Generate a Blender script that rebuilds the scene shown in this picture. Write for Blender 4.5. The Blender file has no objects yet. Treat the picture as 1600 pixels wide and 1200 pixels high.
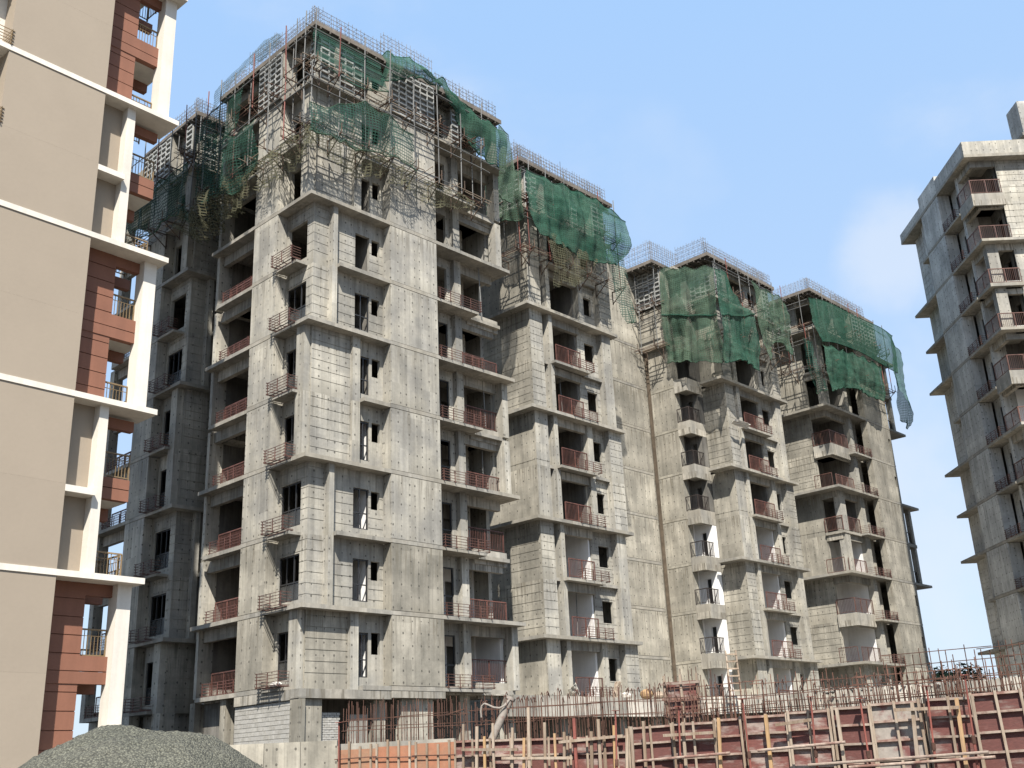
import bpy, math, random
from mathutils import Vector, Matrix, noise
R = math.radians
rnd = random.Random(11)
S = bpy.context.scene
COL = S.collection

# ------------------------------------------------------------------ camera, sky, sun, exposure
def setup_camera():
    pitch, roll = R(19.817), R(-2.597)
    fw = Vector((0, math.cos(pitch), math.sin(pitch)))
    up = Vector((0, -math.sin(pitch), math.cos(pitch)))
    rt = Vector((1, 0, 0))
    r = math.cos(roll)*rt + math.sin(roll)*up
    u = -math.sin(roll)*rt + math.cos(roll)*up
    cd = bpy.data.cameras.new('camera')
    cd.sensor_width = 36; cd.sensor_fit = 'HORIZONTAL'; cd.lens = 1663.0/1600*36
    cd.clip_end = 6000; cd.clip_start = 0.1
    co = bpy.data.objects.new('camera', cd); COL.objects.link(co)
    m = Matrix((r, u, -fw)).transposed().to_4x4()
    co.matrix_world = m
    S.camera = co
setup_camera()

SUN_B, SUN_E = R(177.5), R(51)
W = bpy.data.worlds.new('World'); S.world = W; W.use_nodes = True
def setup_world():
    nt = W.node_tree; nt.nodes.clear()
    out = nt.nodes.new('ShaderNodeOutputWorld'); bg = nt.nodes.new('ShaderNodeBackground')
    sky = nt.nodes.new('ShaderNodeTexSky'); sky.sky_type = 'NISHITA'; sky.sun_disc = False
    sky.sun_elevation = SUN_E; sky.sun_rotation = SUN_B
    sky.altitude = 0; sky.air_density = 1.0; sky.dust_density = 1.2; sky.ozone_density = 1.5
    tc = nt.nodes.new('ShaderNodeTexCoord')
    mp = nt.nodes.new('ShaderNodeMapping'); mp.inputs['Scale'].default_value = (1.0, 1.0, 1.9)
    mp.inputs['Location'].default_value = (1.35, 0.6, 0.9)
    nz = nt.nodes.new('ShaderNodeTexNoise'); nz.inputs['Scale'].default_value = 2.3
    nz.inputs['Detail'].default_value = 7; nz.inputs['Roughness'].default_value = .52
    rp = nt.nodes.new('ShaderNodeMapRange'); rp.inputs['From Min'].default_value = .57; rp.inputs['From Max'].default_value = .78
    rp.inputs['To Max'].default_value = .62; rp.interpolation_type = 'SMOOTHSTEP'
    mx = nt.nodes.new('ShaderNodeMix'); mx.data_type = 'RGBA'
    tint = nt.nodes.new('ShaderNodeMix'); tint.data_type = 'RGBA'; tint.blend_type = 'MULTIPLY'; tint.inputs[0].default_value = 1
    tint.inputs[7].default_value = (1.0, .97, 1.0, 1)
    L = nt.links.new
    L(tc.outputs['Generated'], mp.inputs['Vector']); L(mp.outputs[0], nz.inputs['Vector'])
    L(nz.outputs['Fac'], rp.inputs['Value'])
    # two soft cumulus patches low in the sky, broken up by noise
    n2 = nt.nodes.new('ShaderNodeTexNoise'); n2.inputs['Scale'].default_value = 9; n2.inputs['Detail'].default_value = 6; L(tc.outputs['Generated'], n2.inputs['Vector'])
    tot = rp.outputs[0]
    for d, c0, k in (((.340, .845, .405), .9982, .5), ((.353, .91, .200), .982, .5), ((.126, .854, .504), .9975, .16)):
        dt = nt.nodes.new('ShaderNodeVectorMath'); dt.operation = 'DOT_PRODUCT'; L(tc.outputs['Generated'], dt.inputs[0]); dt.inputs[1].default_value = Vector(d).normalized()
        ad = nt.nodes.new('ShaderNodeMath'); ad.operation = 'MULTIPLY_ADD'; L(n2.outputs['Fac'], ad.inputs[0]); ad.inputs[1].default_value = (1-c0)*3.4; L(dt.outputs['Value'], ad.inputs[2])
        gt = nt.nodes.new('ShaderNodeMapRange'); gt.interpolation_type = 'SMOOTHSTEP'; gt.inputs['From Min'].default_value = c0+(1-c0)*1.65; gt.inputs['From Max'].default_value = c0+(1-c0)*3.1; gt.inputs['To Max'].default_value = k; L(ad.outputs[0], gt.inputs['Value'])
        mxm = nt.nodes.new('ShaderNodeMath'); mxm.operation = 'MAXIMUM'; L(tot, mxm.inputs[0]); L(gt.outputs[0], mxm.inputs[1]); tot = mxm.outputs[0]
    L(tot, mx.inputs[0])
    # thin even haze veil over the blue
    hz = nt.nodes.new('ShaderNodeMix'); hz.data_type = 'RGBA'; hz.inputs[0].default_value = .84
    sp = nt.nodes.new('ShaderNodeSeparateXYZ'); gr = nt.nodes.new('ShaderNodeMapRange'); gr.inputs['From Min'].default_value = 0; gr.inputs['From Max'].default_value = .62
    nt.links.new(tc.outputs['Generated'], sp.inputs[0]); nt.links.new(sp.outputs[2], gr.inputs['Value'])
    veil = nt.nodes.new('ShaderNodeMix'); veil.data_type = 'RGBA'; veil.inputs[6].default_value = (1.72, 2.10, 2.55, 1); veil.inputs[7].default_value = (1.28, 2.0, 3.05, 1)
    nt.links.new(gr.outputs[0], veil.inputs[0]); nt.links.new(veil.outputs[2], hz.inputs[7])
    L(sky.outputs[0], tint.inputs[6]); L(tint.outputs[2], hz.inputs[6]); L(hz.outputs[2], mx.inputs[6])
    mx.inputs[7].default_value = (2.55, 2.7, 2.95, 1)
    L(mx.outputs[2], bg.inputs['Color']); bg.inputs['Strength'].default_value = 0.118
    L(bg.outputs[0], out.inputs['Surface'])
setup_world()
sd = bpy.data.lights.new('sun', 'SUN'); sd.energy = 3.95; sd.angle = R(.55); sd.color = (1.0, .945, .86)
so = bpy.data.objects.new('sun', sd); COL.objects.link(so)
sdir = Vector((math.sin(SUN_B)*math.cos(SUN_E), math.cos(SUN_B)*math.cos(SUN_E), math.sin(SUN_E)))
so.rotation_euler = sdir.to_track_quat('Z', 'Y').to_euler()
so.location = sdir*200
S.view_settings.view_transform = 'Standard'; S.view_settings.look = 'None'
S.view_settings.exposure = 1.5; S.view_settings.gamma = 1; S.view_settings.use_curve_mapping = False

# ------------------------------------------------------------------ mesh helper
class MB:
    def __init__(s): s.v = []; s.f = []
    def quad(s, a, b, c, d):
        n = len(s.v); s.v += [a, b, c, d]; s.f.append((n, n+1, n+2, n+3))
    def box(s, x0, x1, y0, y1, z0, z1):
        if x0 > x1: x0, x1 = x1, x0
        if y0 > y1: y0, y1 = y1, y0
        n = len(s.v)
        s.v += [(x0,y0,z0),(x1,y0,z0),(x1,y1,z0),(x0,y1,z0),(x0,y0,z1),(x1,y0,z1),(x1,y1,z1),(x0,y1,z1)]
        s.f += [tuple(n+i for i in q) for q in ((3,2,1,0),(4,5,6,7),(0,1,5,4),(1,2,6,5),(2,3,7,6),(3,0,4,7))]
        return s
    def tube(s, p, q, r, n=6, r2=None, cap=True):
        p, q = Vector(p), Vector(q); d = q-p
        if d.length < 1e-6: return s
        d.normalize(); a = d.orthogonal().normalized() if abs(d.z) < .95 else Vector((1,0,0))
        if abs(d.z) < .95: a = Vector((0,0,1)).cross(d).normalized()
        b = d.cross(a); r2 = r if r2 is None else r2; m = len(s.v)
        for P, rr in ((p, r), (q, r2)):
            for i in range(n):
                t = 2*math.pi*(i+.5)/n
                s.v.append(tuple(P + rr*(math.cos(t)*a + math.sin(t)*b)))
        for i in range(n):
            j = (i+1) % n; s.f.append((m+i, m+j, m+n+j, m+n+i))
        if cap:
            s.f.append(tuple(m+i for i in reversed(range(n)))); s.f.append(tuple(m+n+i for i in range(n)))
        return s
    def bar(s, p, q, w): return s.tube(p, q, w*.7071, 4)
    def path(s, pts, r, n=5):
        for a, b in zip(pts, pts[1:]): s.tube(a, b, r, n)
        return s
    def relief(s, plane, s0, s1, z0, z1, d0, t, holes=(), grooves=(), gh=.03, gd=.022):
        """wall slab whose front looks towards -d; holes go through, grooves are recessed joints"""
        sc = sorted({s0, s1, *[h[0] for h in holes], *[h[1] for h in holes]})
        zc = {z0, z1}
        for h in holes: zc |= {h[2], h[3]}
        for g in grooves:
            if z0+.02 < g-gh/2 and g+gh/2 < z1-.02: zc |= {g-gh/2, g+gh/2}
        sc = [x for x in sc if s0-1e-6 <= x <= s1+1e-6]; zc = sorted(x for x in zc if z0-1e-6 <= x <= z1+1e-6)
        ns, nz = len(sc)-1, len(zc)-1
        def dep(i, j):
            if i < 0 or j < 0 or i >= ns or j >= nz: return t
            ms, mz = (sc[i]+sc[i+1])/2, (zc[j]+zc[j+1])/2
            for h in holes:
                if h[0] < ms < h[1] and h[2] < mz < h[3]: return t
            for g in grooves:
                if abs(mz-g) < gh/2+1e-4: return gd
            return 0.0
        D = {(i, j): dep(i, j) for i in range(-1, ns+1) for j in range(-1, nz+1)}
        if plane == 'R': P = lambda a, d, z: (a, d0+d, z)
        else: P = lambda a, d, z: (d0+d, a, z)
        def q(a, b, c, d, flip):
            if (plane == 'L') != flip: s.quad(d, c, b, a)
            else: s.quad(a, b, c, d)
        for i in range(ns):
            for j in range(nz):
                d = D[i, j]
                if d >= t: continue
                a, b, c, e = sc[i], sc[i+1], zc[j], zc[j+1]
                q(P(a,d,c), P(b,d,c), P(b,d,e), P(a,d,e), False)
                q(P(a,t,c), P(b,t,c), P(b,t,e), P(a,t,e), True)
        for i in range(ns+1):
            for j in range(nz):
                a, b = D[i-1, j], D[i, j]
                if abs(a-b) < 1e-6: continue
                x = sc[i]; lo, hi = min(a, b), max(a, b); c, e = zc[j], zc[j+1]
                q(P(x,lo,c), P(x,hi,c), P(x,hi,e), P(x,lo,e), a > b)
        for i in range(ns):
            for j in range(nz+1):
                a, b = D[i, j-1], D[i, j]
                if abs(a-b) < 1e-6: continue
                z = zc[j]; lo, hi = min(a, b), max(a, b); c, e = sc[i], sc[i+1]
                q(P(c,lo,z), P(e,lo,z), P(e,hi,z), P(c,hi,z), a > b)
        return s
    def mesh(s, name, m, smooth=False):
        me = bpy.data.meshes.new(name); me.from_pydata([tuple(p) for p in s.v], [], s.f); me.update()
        uv = me.uv_layers.new(name='uv').data
        vs = me.vertices
        for p in me.polygons:
            n = p.normal
            ax = 2 if abs(n.z) > .7 else (1 if abs(n.y) >= abs(n.x) else 0)
            for li in p.loop_indices:
                c = vs[me.loops[li].vertex_index].co
                uv[li].uv = (c.x, c.y) if ax == 2 else ((c.x, c.z) if ax == 1 else (c.y, c.z))
        if smooth:
            for p in me.polygons: p.use_smooth = True
        me.materials.append(m)
        return me
    def build(s, name, m, parent=None, loc=None, rot=None, smooth=False):
        o = bpy.data.objects.new(name, s.mesh(name, m, smooth)); COL.objects.link(o)
        if parent: o.parent = parent
        if loc: o.location = loc
        if rot: o.rotation_euler = rot
        return o
CACHE = {}
def shared(key, name, make, m, parent, loc=(0,0,0), rotz=0.0, scale=None):
    """one mesh, many objects"""
    if key not in CACHE: CACHE[key] = make().mesh(name, m)
    o = bpy.data.objects.new(name, CACHE[key]); COL.objects.link(o)
    o.parent = parent; o.location = loc; o.rotation_euler = (0, 0, rotz)
    if scale: o.scale = scale
    return o
def tag(o, label=None, cat=None, group=None, kind=None):
    for k, v in (('label', label), ('category', cat), ('group', group), ('kind', kind)):
        if v: o[k] = v
    return o
def thing(name, label, cat, loc=(0,0,0), rotz=0, group=None):
    o = bpy.data.objects.new(name, None); o.empty_display_size = .5; COL.objects.link(o)
    o.location = loc; o.rotation_euler = (0, 0, rotz)
    return tag(o, label, cat, group)

# ------------------------------------------------------------------ materials
class NT:
    def __init__(s, name):
        s.m = bpy.data.materials.new(name); s.m.use_nodes = True; s.t = s.m.node_tree; s.t.nodes.clear()
        s.out = s.t.nodes.new('ShaderNodeOutputMaterial'); s.b = s.t.nodes.new('ShaderNodeBsdfPrincipled')
        s.t.links.new(s.b.outputs[0], s.out.inputs[0])
    def n(s, ty, **kw):
        x = s.t.nodes.new('ShaderNode'+ty)
        for k, v in kw.items(): setattr(x, k, v)
        return x
    def l(s, a, b): s.t.links.new(a, b)
    def put(s, sock, v):
        if hasattr(v, 'is_output') or isinstance(v, bpy.types.NodeSocket): s.l(v, sock)
        else: sock.default_value = v
    def math(s, op, a, b=None, c=None):
        x = s.n('Math', operation=op); s.put(x.inputs[0], a)
        if b is not None: s.put(x.inputs[1], b)
        if c is not None: s.put(x.inputs[2], c)
        return x.outputs[0]
    def vmath(s, op, a, b):
        x = s.n('VectorMath', operation=op); s.put(x.inputs[0], a); s.put(x.inputs[1], b); return x.outputs[0]
    def noise(s, vec, scale, detail=4, rough=.55, out='Fac'):
        x = s.n('TexNoise'); s.put(x.inputs['Vector'], vec); x.inputs['Scale'].default_value = scale
        x.inputs['Detail'].default_value = detail; x.inputs['Roughness'].default_value = rough
        return x.outputs[out]
    def rng(s, v, a, b, c=0.0, d=1.0, smooth=True):
        x = s.n('MapRange'); x.interpolation_type = 'SMOOTHSTEP' if smooth else 'LINEAR'
        s.put(x.inputs['Value'], v)
        for k, w in (('From Min', a), ('From Max', b), ('To Min', c), ('To Max', d)): x.inputs[k].default_value = w
        return x.outputs[0]
    def mix(s, f, a, b, mode='MIX'):
        x = s.n('Mix', data_type='RGBA', blend_type=mode); s.put(x.inputs[0], f)
        for i, c in ((6, a), (7, b)):
            if isinstance(c, (tuple, list)): x.inputs[i].default_value = (*c[:3], 1)
            else: s.l(c, x.inputs[i])
        return x.outputs[2]
    def scale(s, col, f):
        """multiply a colour by a scalar socket"""
        x = s.n('VectorMath', operation='SCALE'); s.put(x.inputs[0], col); s.put(x.inputs[3], f); return x.outputs[0]
    def bump(s, h, strength, dist):
        x = s.n('Bump'); x.inputs['Strength'].default_value = strength; x.inputs['Distance'].default_value = dist
        s.l(h, x.inputs['Height']); s.l(x.outputs[0], s.b.inputs['Normal'])
    def obj(s): return s.n('TexCoord').outputs['Object']
    def uvc(s): return s.n('TexCoord').outputs['UV']
    def rand(s): return s.n('ObjectInfo').outputs['Random']

def mat_concrete(name, base, warm, ties=True, strength=1.0, gap=.45, rowgap=.46):
    k = NT(name); uv = k.uvc(); rn = k.rand()
    off = k.math('MULTIPLY', rn, 57.0)
    comb = k.n('CombineXYZ'); k.l(off, comb.inputs[0]); k.l(off, comb.inputs[1])
    ov = k.vmath('ADD', k.obj(), comb.outputs[0])
    sep = k.n('SeparateXYZ'); k.l(uv, sep.inputs[0]); U, Z = sep.outputs[0], sep.outputs[1]
    blot = k.noise(ov, .55, 5, .6); fine = k.noise(ov, 7.0, 5, .65)
    st = k.n('VectorMath', operation='MULTIPLY'); k.l(ov, st.inputs[0]); st.inputs[1].default_value = (3.2, 3.2, .16)
    streak = k.noise(st.outputs[0], 1.0, 5, .6)
    st2 = k.n('VectorMath', operation='MULTIPLY'); k.l(ov, st2.inputs[0]); st2.inputs[1].default_value = (8, 8, .5)
    streak2 = k.noise(st2.outputs[0], 1.0, 3, .6)
    # shutter boards: each cast against its own board, so a tone of its own
    pu = k.math('DIVIDE', U, gap); pz = k.math('DIVIDE', Z, 1.5)
    cell = k.n('CombineXYZ'); k.l(k.math('FLOOR', pu), cell.inputs[0]); k.l(k.math('FLOOR', pz), cell.inputs[1]); k.l(off, cell.inputs[2])
    wn = k.n('TexWhiteNoise'); k.l(cell.outputs[0], wn.inputs['Vector'])
    tone = k.rng(wn.outputs['Value'], 0, 1, .87, 1.12, False)
    tone = k.math('MULTIPLY', tone, k.rng(blot, .28, .72, .76, 1.2, False))
    tone = k.math('MULTIPLY', tone, k.rng(streak, .3, .7, .80, 1.15, False))
    tone = k.math('MULTIPLY', tone, k.rng(fine, .2, .8, .87, 1.13, False))
    tone = k.math('MULTIPLY', tone, k.rng(rn, 0, 1, .86, 1.12, False))
    col = k.mix(k.rng(blot, .35, .65), base, warm)
    col = k.scale(col, tone)
    # pale lime runs and dark damp runs
    lime = k.math('MULTIPLY', k.rng(streak2, .62, .78, 0, .22), k.rng(blot, .42, .62))
    col = k.mix(lime, col, tuple(min(.62, c*1.75) for c in warm))
    damp = k.math('MULTIPLY', k.rng(k.noise(st.outputs[0], 1.7, 4, .6), .57, .75, 0, .55*strength), k.rng(blot, .62, .40))
    col = k.mix(damp, col, (base[0]*.42, base[1]*.43, base[2]*.44))
    fz = k.math('FRACT', k.math('DIVIDE', k.math('SUBTRACT', Z, 1.78), 3.0))
    drip = k.math('MULTIPLY', k.rng(fz, .35, .97, 0, .62*strength), k.rng(streak2, .48, .66))
    col = k.mix(drip, col, (base[0]*.5, base[1]*.47, base[2]*.42))
    foot = k.math('MULTIPLY', k.rng(fz, .30, .02, 0, .5), k.rng(blot, .45, .62))
    col = k.mix(foot, col, (base[0]*.62, base[1]*.6, base[2]*.55))
    h = fine
    if ties:
        def cellpos(v, g, sh): 
            a = k.math('ADD', k.math('DIVIDE', v, g), sh); fr = k.math('FRACT', a)
            return k.math('FLOOR', a), k.math('MULTIPLY', k.math('SUBTRACT', fr, .5), g)
        iu, du = cellpos(U, gap, .5); iz, dz = cellpos(Z, rowgap, .35)
        c2 = k.n('CombineXYZ'); k.l(iu, c2.inputs[0]); k.l(iz, c2.inputs[1]); k.l(off, c2.inputs[2])
        w2 = k.n('TexWhiteNoise'); k.l(c2.outputs[0], w2.inputs['Vector'])
        sw = k.n('SeparateXYZ'); k.l(w2.outputs['Color'], sw.inputs[0])
        wc = k.n('TexWhiteNoise', noise_dimensions='1D'); k.l(k.math('ADD', iu, off), wc.inputs['W'])
        du = k.math('ADD', du, k.math('MULTIPLY', k.math('SUBTRACT', wc.outputs['Value'], .5), .2))
        dz = k.math('ADD', dz, k.math('MULTIPLY', k.math('SUBTRACT', sw.outputs[1], .5), .035))
        dist = k.math('SQRT', k.math('ADD', k.math('MULTIPLY', du, du), k.math('MULTIPLY', k.math('MULTIPLY', dz, dz), .7)))
        hole = k.math('MULTIPLY', k.math('LESS_THAN', dist, k.rng(sw.outputs[2], 0, 1,   .024, .044, False)), k.math('GREATER_THAN', sw.outputs[2], .12))
        hole = k.math('MULTIPLY', hole, .82)
        # weep below a tie hole
        run = k.math('MULTIPLY', k.math('LESS_THAN', k.math('ABSOLUTE', du), .028), k.math('MULTIPLY', k.math('LESS_THAN', dz, 0), k.math('MULTIPLY', k.math('GREATER_THAN', dz, -.26), k.math('GREATER_THAN', sw.outputs[0], .6))))
        col = k.mix(k.math('MULTIPLY', run, .3), col, tuple(c*.45 for c in base))
        col = k.mix(hole, col, (.06, .056, .048))
        ju = k.math('ABSOLUTE', k.math('SUBTRACT', k.math('FRACT', k.math('ADD', pu, .1)), .5))
        line = k.math('MULTIPLY', k.math('LESS_THAN', ju, .022), k.rng(blot, .35, .6, .12, .5))
        col = k.mix(line, col, tuple(c*.6 for c in base))
        h = k.math('SUBTRACT', fine, k.math('ADD', k.math('MULTIPLY', hole, 1.5), k.math('MULTIPLY', line, .6)))
    k.l(col, k.b.inputs['Base Color']); k.b.inputs['Roughness'].default_value = .92
    k.b.inputs['Specular IOR Level'].default_value = .25
    k.bump(h, .35, .02)
    return k.m
def mat_paint(name, base, var=.12, rough=.7, scale=1.5, bump=.1, streaks=True, spec=.3, metal=0):
    k = NT(name); o = k.obj()
    a = k.noise(o, scale, 5, .6); f = k.noise(o, scale*14, 3, .6)
    st = k.n('VectorMath', operation='MULTIPLY'); k.l(o, st.inputs[0]); st.inputs[1].default_value = (2.5, 2.5, .12)
    s2 = k.noise(st.outputs[0], 1.2, 4, .6)
    t = k.math('MULTIPLY', k.rng(a, .3, .7, 1-var, 1+var, False), k.rng(f, .25, .75, 1-var*.5, 1+var*.5, False))
    if streaks: t = k.math('MULTIPLY', t, k.rng(s2, .35, .7, 1.04, 1-var*.8))
    t = k.math('MULTIPLY', t, k.rng(k.rand(), 0, 1, 1-var*.6, 1+var*.6, False))
    k.l(k.scale(base, t), k.b.inputs['Base Color']); k.b.inputs['Roughness'].default_value = rough
    k.b.inputs['Specular IOR Level'].default_value = spec; k.b.inputs['Metallic'].default_value = metal
    k.bump(f, bump, .01)
    return k.m
def mat_patch(name, base, second, scale, lo, hi, rough=.8, var=.2, stretch=(1,1,1)):
    """paint worn through to something else in patches"""
    k = NT(name); o = k.obj(); rn = k.rand()
    comb = k.n('CombineXYZ'); k.l(k.math('MULTIPLY', rn, 43.0), comb.inputs[0]); k.l(k.math('MULTIPLY', rn, 17.0), comb.inputs[2])
    ov = k.vmath('ADD', o, comb.outputs[0]); ov = k.vmath('MULTIPLY', ov, stretch)
    a = k.noise(ov, scale, 6, .62); f = k.noise(ov, scale*6, 4, .65)
    col = k.mix(k.rng(k.math('ADD', a, k.math('MULTIPLY', k.math('SUBTRACT', rn, .5), .16)), lo, hi), base, second)
    t = k.math('MULTIPLY', k.rng(f, .25, .75, 1-var, 1+var, False), k.rng(rn, 0, 1, 1-var*.7, 1+var*.7, False))
    k.l(k.scale(col, t), k.b.inputs['Base Color']); k.b.inputs['Roughness'].default_value = rough
    k.bump(f, .3, .01); return k.m
def mat_net(name, c1, c2, hole, mesh=.11, holes_big=.0):
    """woven shade net: tiny open cells, so part of the light passes"""
    k = NT(name); uv = k.uvc(); o = k.obj()
    a = k.noise(o, .7, 5, .6); f = k.noise(o, 5, 4, .6)
    col = k.mix(k.rng(a, .3, .7), c1, c2); col = k.scale(col, k.rng(f, .25, .75, .75, 1.25, False))
    tr = k.n('BsdfTransparent'); di = k.n('BsdfDiffuse'); tl = k.n('BsdfTranslucent')
    k.l(col, di.inputs[0]); k.l(col, tl.inputs[0])
    ms = k.n('MixShader'); ms.inputs[0].default_value = .35; k.l(di.outputs[0], ms.inputs[1]); k.l(tl.outputs[0], ms.inputs[2])
    sep = k.n('SeparateXYZ'); k.l(uv, sep.inputs[0])
    g = lambda s_: k.math('ABSOLUTE', k.math('SUBTRACT', k.math('FRACT', k.math('DIVIDE', s_, mesh)), .5))
    open_ = k.math('MULTIPLY', k.math('LESS_THAN', g(sep.outputs[0]), .36), k.math('LESS_THAN', g(sep.outputs[1]), .30))
    fac = k.math('MULTIPLY', k.rng(a, .3, .7, hole*.75, hole*1.25, False), k.math('ADD', k.math('MULTIPLY', open_, .9), .3))
    if holes_big: fac = k.math('MAXIMUM', fac, k.rng(k.noise(o, .9, 4, .6), holes_big, holes_big+.08, 0, .97))
    m2 = k.n('MixShader'); k.l(fac, m2.inputs[0]); k.l(ms.outputs[0], m2.inputs[1]); k.l(tr.outputs[0], m2.inputs[2])
    k.l(m2.outputs[0], k.out.inputs[0]); k.t.nodes.remove(k.b)
    return k.m
def mat_simple(name, c, rough=.6, metal=0, spec=.5):
    k = NT(name); f = k.noise(k.obj(), 9, 3, .6)
    k.l(k.scale(c, k.rng(f, .25, .75, .8, 1.2, False)), k.b.inputs['Base Color'])
    k.b.inputs['Roughness'].default_value = rough; k.b.inputs['Metallic'].default_value = metal
    k.b.inputs['Specular IOR Level'].default_value = spec; return k.m

M = {}
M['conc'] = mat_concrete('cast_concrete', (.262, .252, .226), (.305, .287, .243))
M['slab'] = mat_concrete('slab_concrete', (.235, .224, .198), (.285, .263, .222), ties=False, strength=1.4)
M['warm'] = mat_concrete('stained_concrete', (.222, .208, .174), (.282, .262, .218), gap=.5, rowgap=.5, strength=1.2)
M['grey'] = mat_concrete('shade_lifted_concrete', (.36, .36, .34), (.40, .395, .37))  # colour raised to brighten the unlit face of the right-edge tower
M['inner'] = mat_concrete('shade_darkened_inner_concrete', (.115, .110, .10), (.145, .136, .12), ties=False)  # raw inner concrete, darkened: deep room shade is put into the colour
M['pale'] = mat_concrete('pale_deck_concrete', (.33, .31, .27), (.40, .37, .32), ties=False)
M['edge'] = mat_paint('dirty_edge_board', (.125, .108, .09), .3, .9, 3)
M['plaster'] = mat_paint('white_plaster', (.66, .65, .63), .06, .9)
M['rail'] = mat_paint('red_oxide_steel', (.105, .047, .037), .35, .55, 3, .15)
M['rail2'] = mat_paint('brown_steel', (.098, .050, .039), .35, .55, 3, .15)
M['darkrail'] = mat_paint('dark_steel', (.035, .028, .026), .3, .5, 3)
M['frame'] = mat_simple('black_window_frame', (.02, .02, .021), .45)
M['beige'] = mat_paint('beige_render', (.262, .220, .171), .035, .88, .5, .25, False)
M['cream'] = mat_paint('cream_paint', (.55, .515, .455), .08, .8, .7)
M['brown'] = mat_paint('brown_cladding', (.185, .083, .053), .08, .75, .8)
M['groove'] = mat_simple('dark_joint', (.03, .016, .012), .9)
M['gold'] = mat_paint('ochre_rail', (.17, .12, .065), .25, .5, 3)
M['steel'] = mat_paint('galvanised_pole', (.13, .13, .125), .3, .6, 2)
M['redpole'] = mat_paint('red_painted_pole', (.16, .052, .040), .35, .65, 2)
M['rebar'] = mat_paint('rusty_rebar', (.088, .045, .032), .4, .9, 4)
M['rebargrey'] = mat_paint('new_rebar', (.17, .16, .155), .3, .6, 4)
M['rustdark'] = mat_paint('rusty_bracket', (.085, .060, .044), .35, .85, 3)
M['timber'] = mat_patch('weathered_timber', (.17, .12, .08), (.24, .195, .15), 2.2, .35, .65, .85, .25, (3, 3, .4))
M['timber2'] = mat_patch('fresh_timber', (.34, .215, .10), (.24, .155, .085), 2.2, .35, .65, .85, .25, (3, 3, .4))
M['plyorange'] = mat_patch('orange_plywood', (.235, .098, .052), (.19, .11, .066), 1.1, .42, .62, .75, .18)
M['formface'] = mat_patch('worn_red_form_face', (.105, .036, .029), (.20, .155, .135), 2.1, .48, .66, .8, .3, (.7, 1, 2.4))
M['formgrey'] = mat_patch('mortar_splashed_form_face', (.21, .185, .16), (.12, .045, .04), 1.9, .52, .68, .85, .2)
M['formrail'] = mat_patch('form_frame_steel', (.255, .20, .16), (.14, .072, .055), 2.5, .42, .66, .8, .25)
M['alu'] = mat_patch('aluminium_form', (.30, .30, .285), (.19, .195, .18), 2.0, .4, .7, .55, .2)
M['aluback'] = mat_paint('aluminium_form_back', (.17, .17, .16), .2, .7, 2)
M['net'] = mat_net('green_shade_net', (.030, .085, .060), (.062, .122, .090), .28, .13)
M['net2'] = mat_net('faded_green_net', (.060, .105, .075), (.100, .145, .102), .42, .14)
M['netthin'] = mat_net('thin_green_net', (.030, .075, .058), (.05, .105, .082), .80, .15)
M['netold'] = mat_net('olive_catch_net', (.10, .10, .066), (.15, .143, .094), .86, .15, .55)
M['netgrey'] = mat_net('grey_blue_net', (.06, .10, .12), (.10, .14, .15), .72, .14)
M['brick'] = mat_patch('grey_block', (.33, .32, .295), (.25, .24, .215), 2.5, .4, .65, .92, .14)
M['mortar'] = mat_paint('mortar_bed', (.20, .19, .17), .15, .95, 4)
M['timberladder'] = M['timber']
M['cloth'] = mat_paint('dusty_cloth', (.52, .49, .44), .12, .95, 3)
M['leaf'] = mat_paint('dark_foliage', (.045, .070, .028), .5, .8, 1.2, streaks=False)
M['bark'] = mat_paint('bark', (.09, .07, .05), .3, .95, 3)
M['soil'] = mat_patch('site_soil', (.072, .062, .050), (.095, .082, .066), .25, .4, .6, .95, .2)
def mat_glass():
    k = NT('dusty_glass'); f = k.noise(k.obj(), 2.5, 4, .6)
    k.l(k.scale((.055, .056, .055), k.rng(f, .3, .7, .6, 1.4, False)), k.b.inputs['Base Color'])
    k.b.inputs['Roughness'].default_value = .3; k.b.inputs['Specular IOR Level'].default_value = .25
    k.b.inputs['Alpha'].default_value = .72; return k.m
M['glass'] = mat_glass()
def mat_gravel():
    k = NT('gravel'); o = k.obj()
    v = k.n('TexVoronoi'); k.put(v.inputs['Vector'], o); v.inputs['Scale'].default_value = 46
    a = k.noise(o, 1.1, 4, .6); f = k.noise(o, 60, 3, .6)
    c = k.mix(k.rng(a, .35, .65), (.085, .086, .064), (.112, .11, .083))
    sv = k.n('SeparateXYZ'); k.l(v.outputs['Color'], sv.inputs[0])
    t = k.math('MULTIPLY', k.rng(sv.outputs[0], 0, 1, .65, 1.4, False), k.rng(f, .2, .8, .85, 1.15, False))
    t = k.math('MULTIPLY', t, k.rng(v.outputs['Distance'], .2, .7, 1.1, .45))
    k.l(k.scale(c, t), k.b.inputs['Base Color']); k.b.inputs['Roughness'].default_value = .95
    h = k.math('SUBTRACT', 1.0, v.outputs['Distance']); k.bump(h, .9, .03); return k.m
M['gravel'] = mat_gravel()

G = -1.65                                    # ground level below the eye
# ------------------------------------------------------------------ ground
gb = MB(); 
for i in range(24):
    for j in range(24):
        x0, x1 = [-1500+3000*t/24 for t in (i, i+1)]; y0, y1 = [-700+3000*t/24 for t in (j, j+1)]
        gb.quad((x0,y0,0),(x1,y0,0),(x1,y1,0),(x0,y1,0))
tag(gb.build('ground', M['soil'], None, (0, 0, G)), kind='structure')

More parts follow.
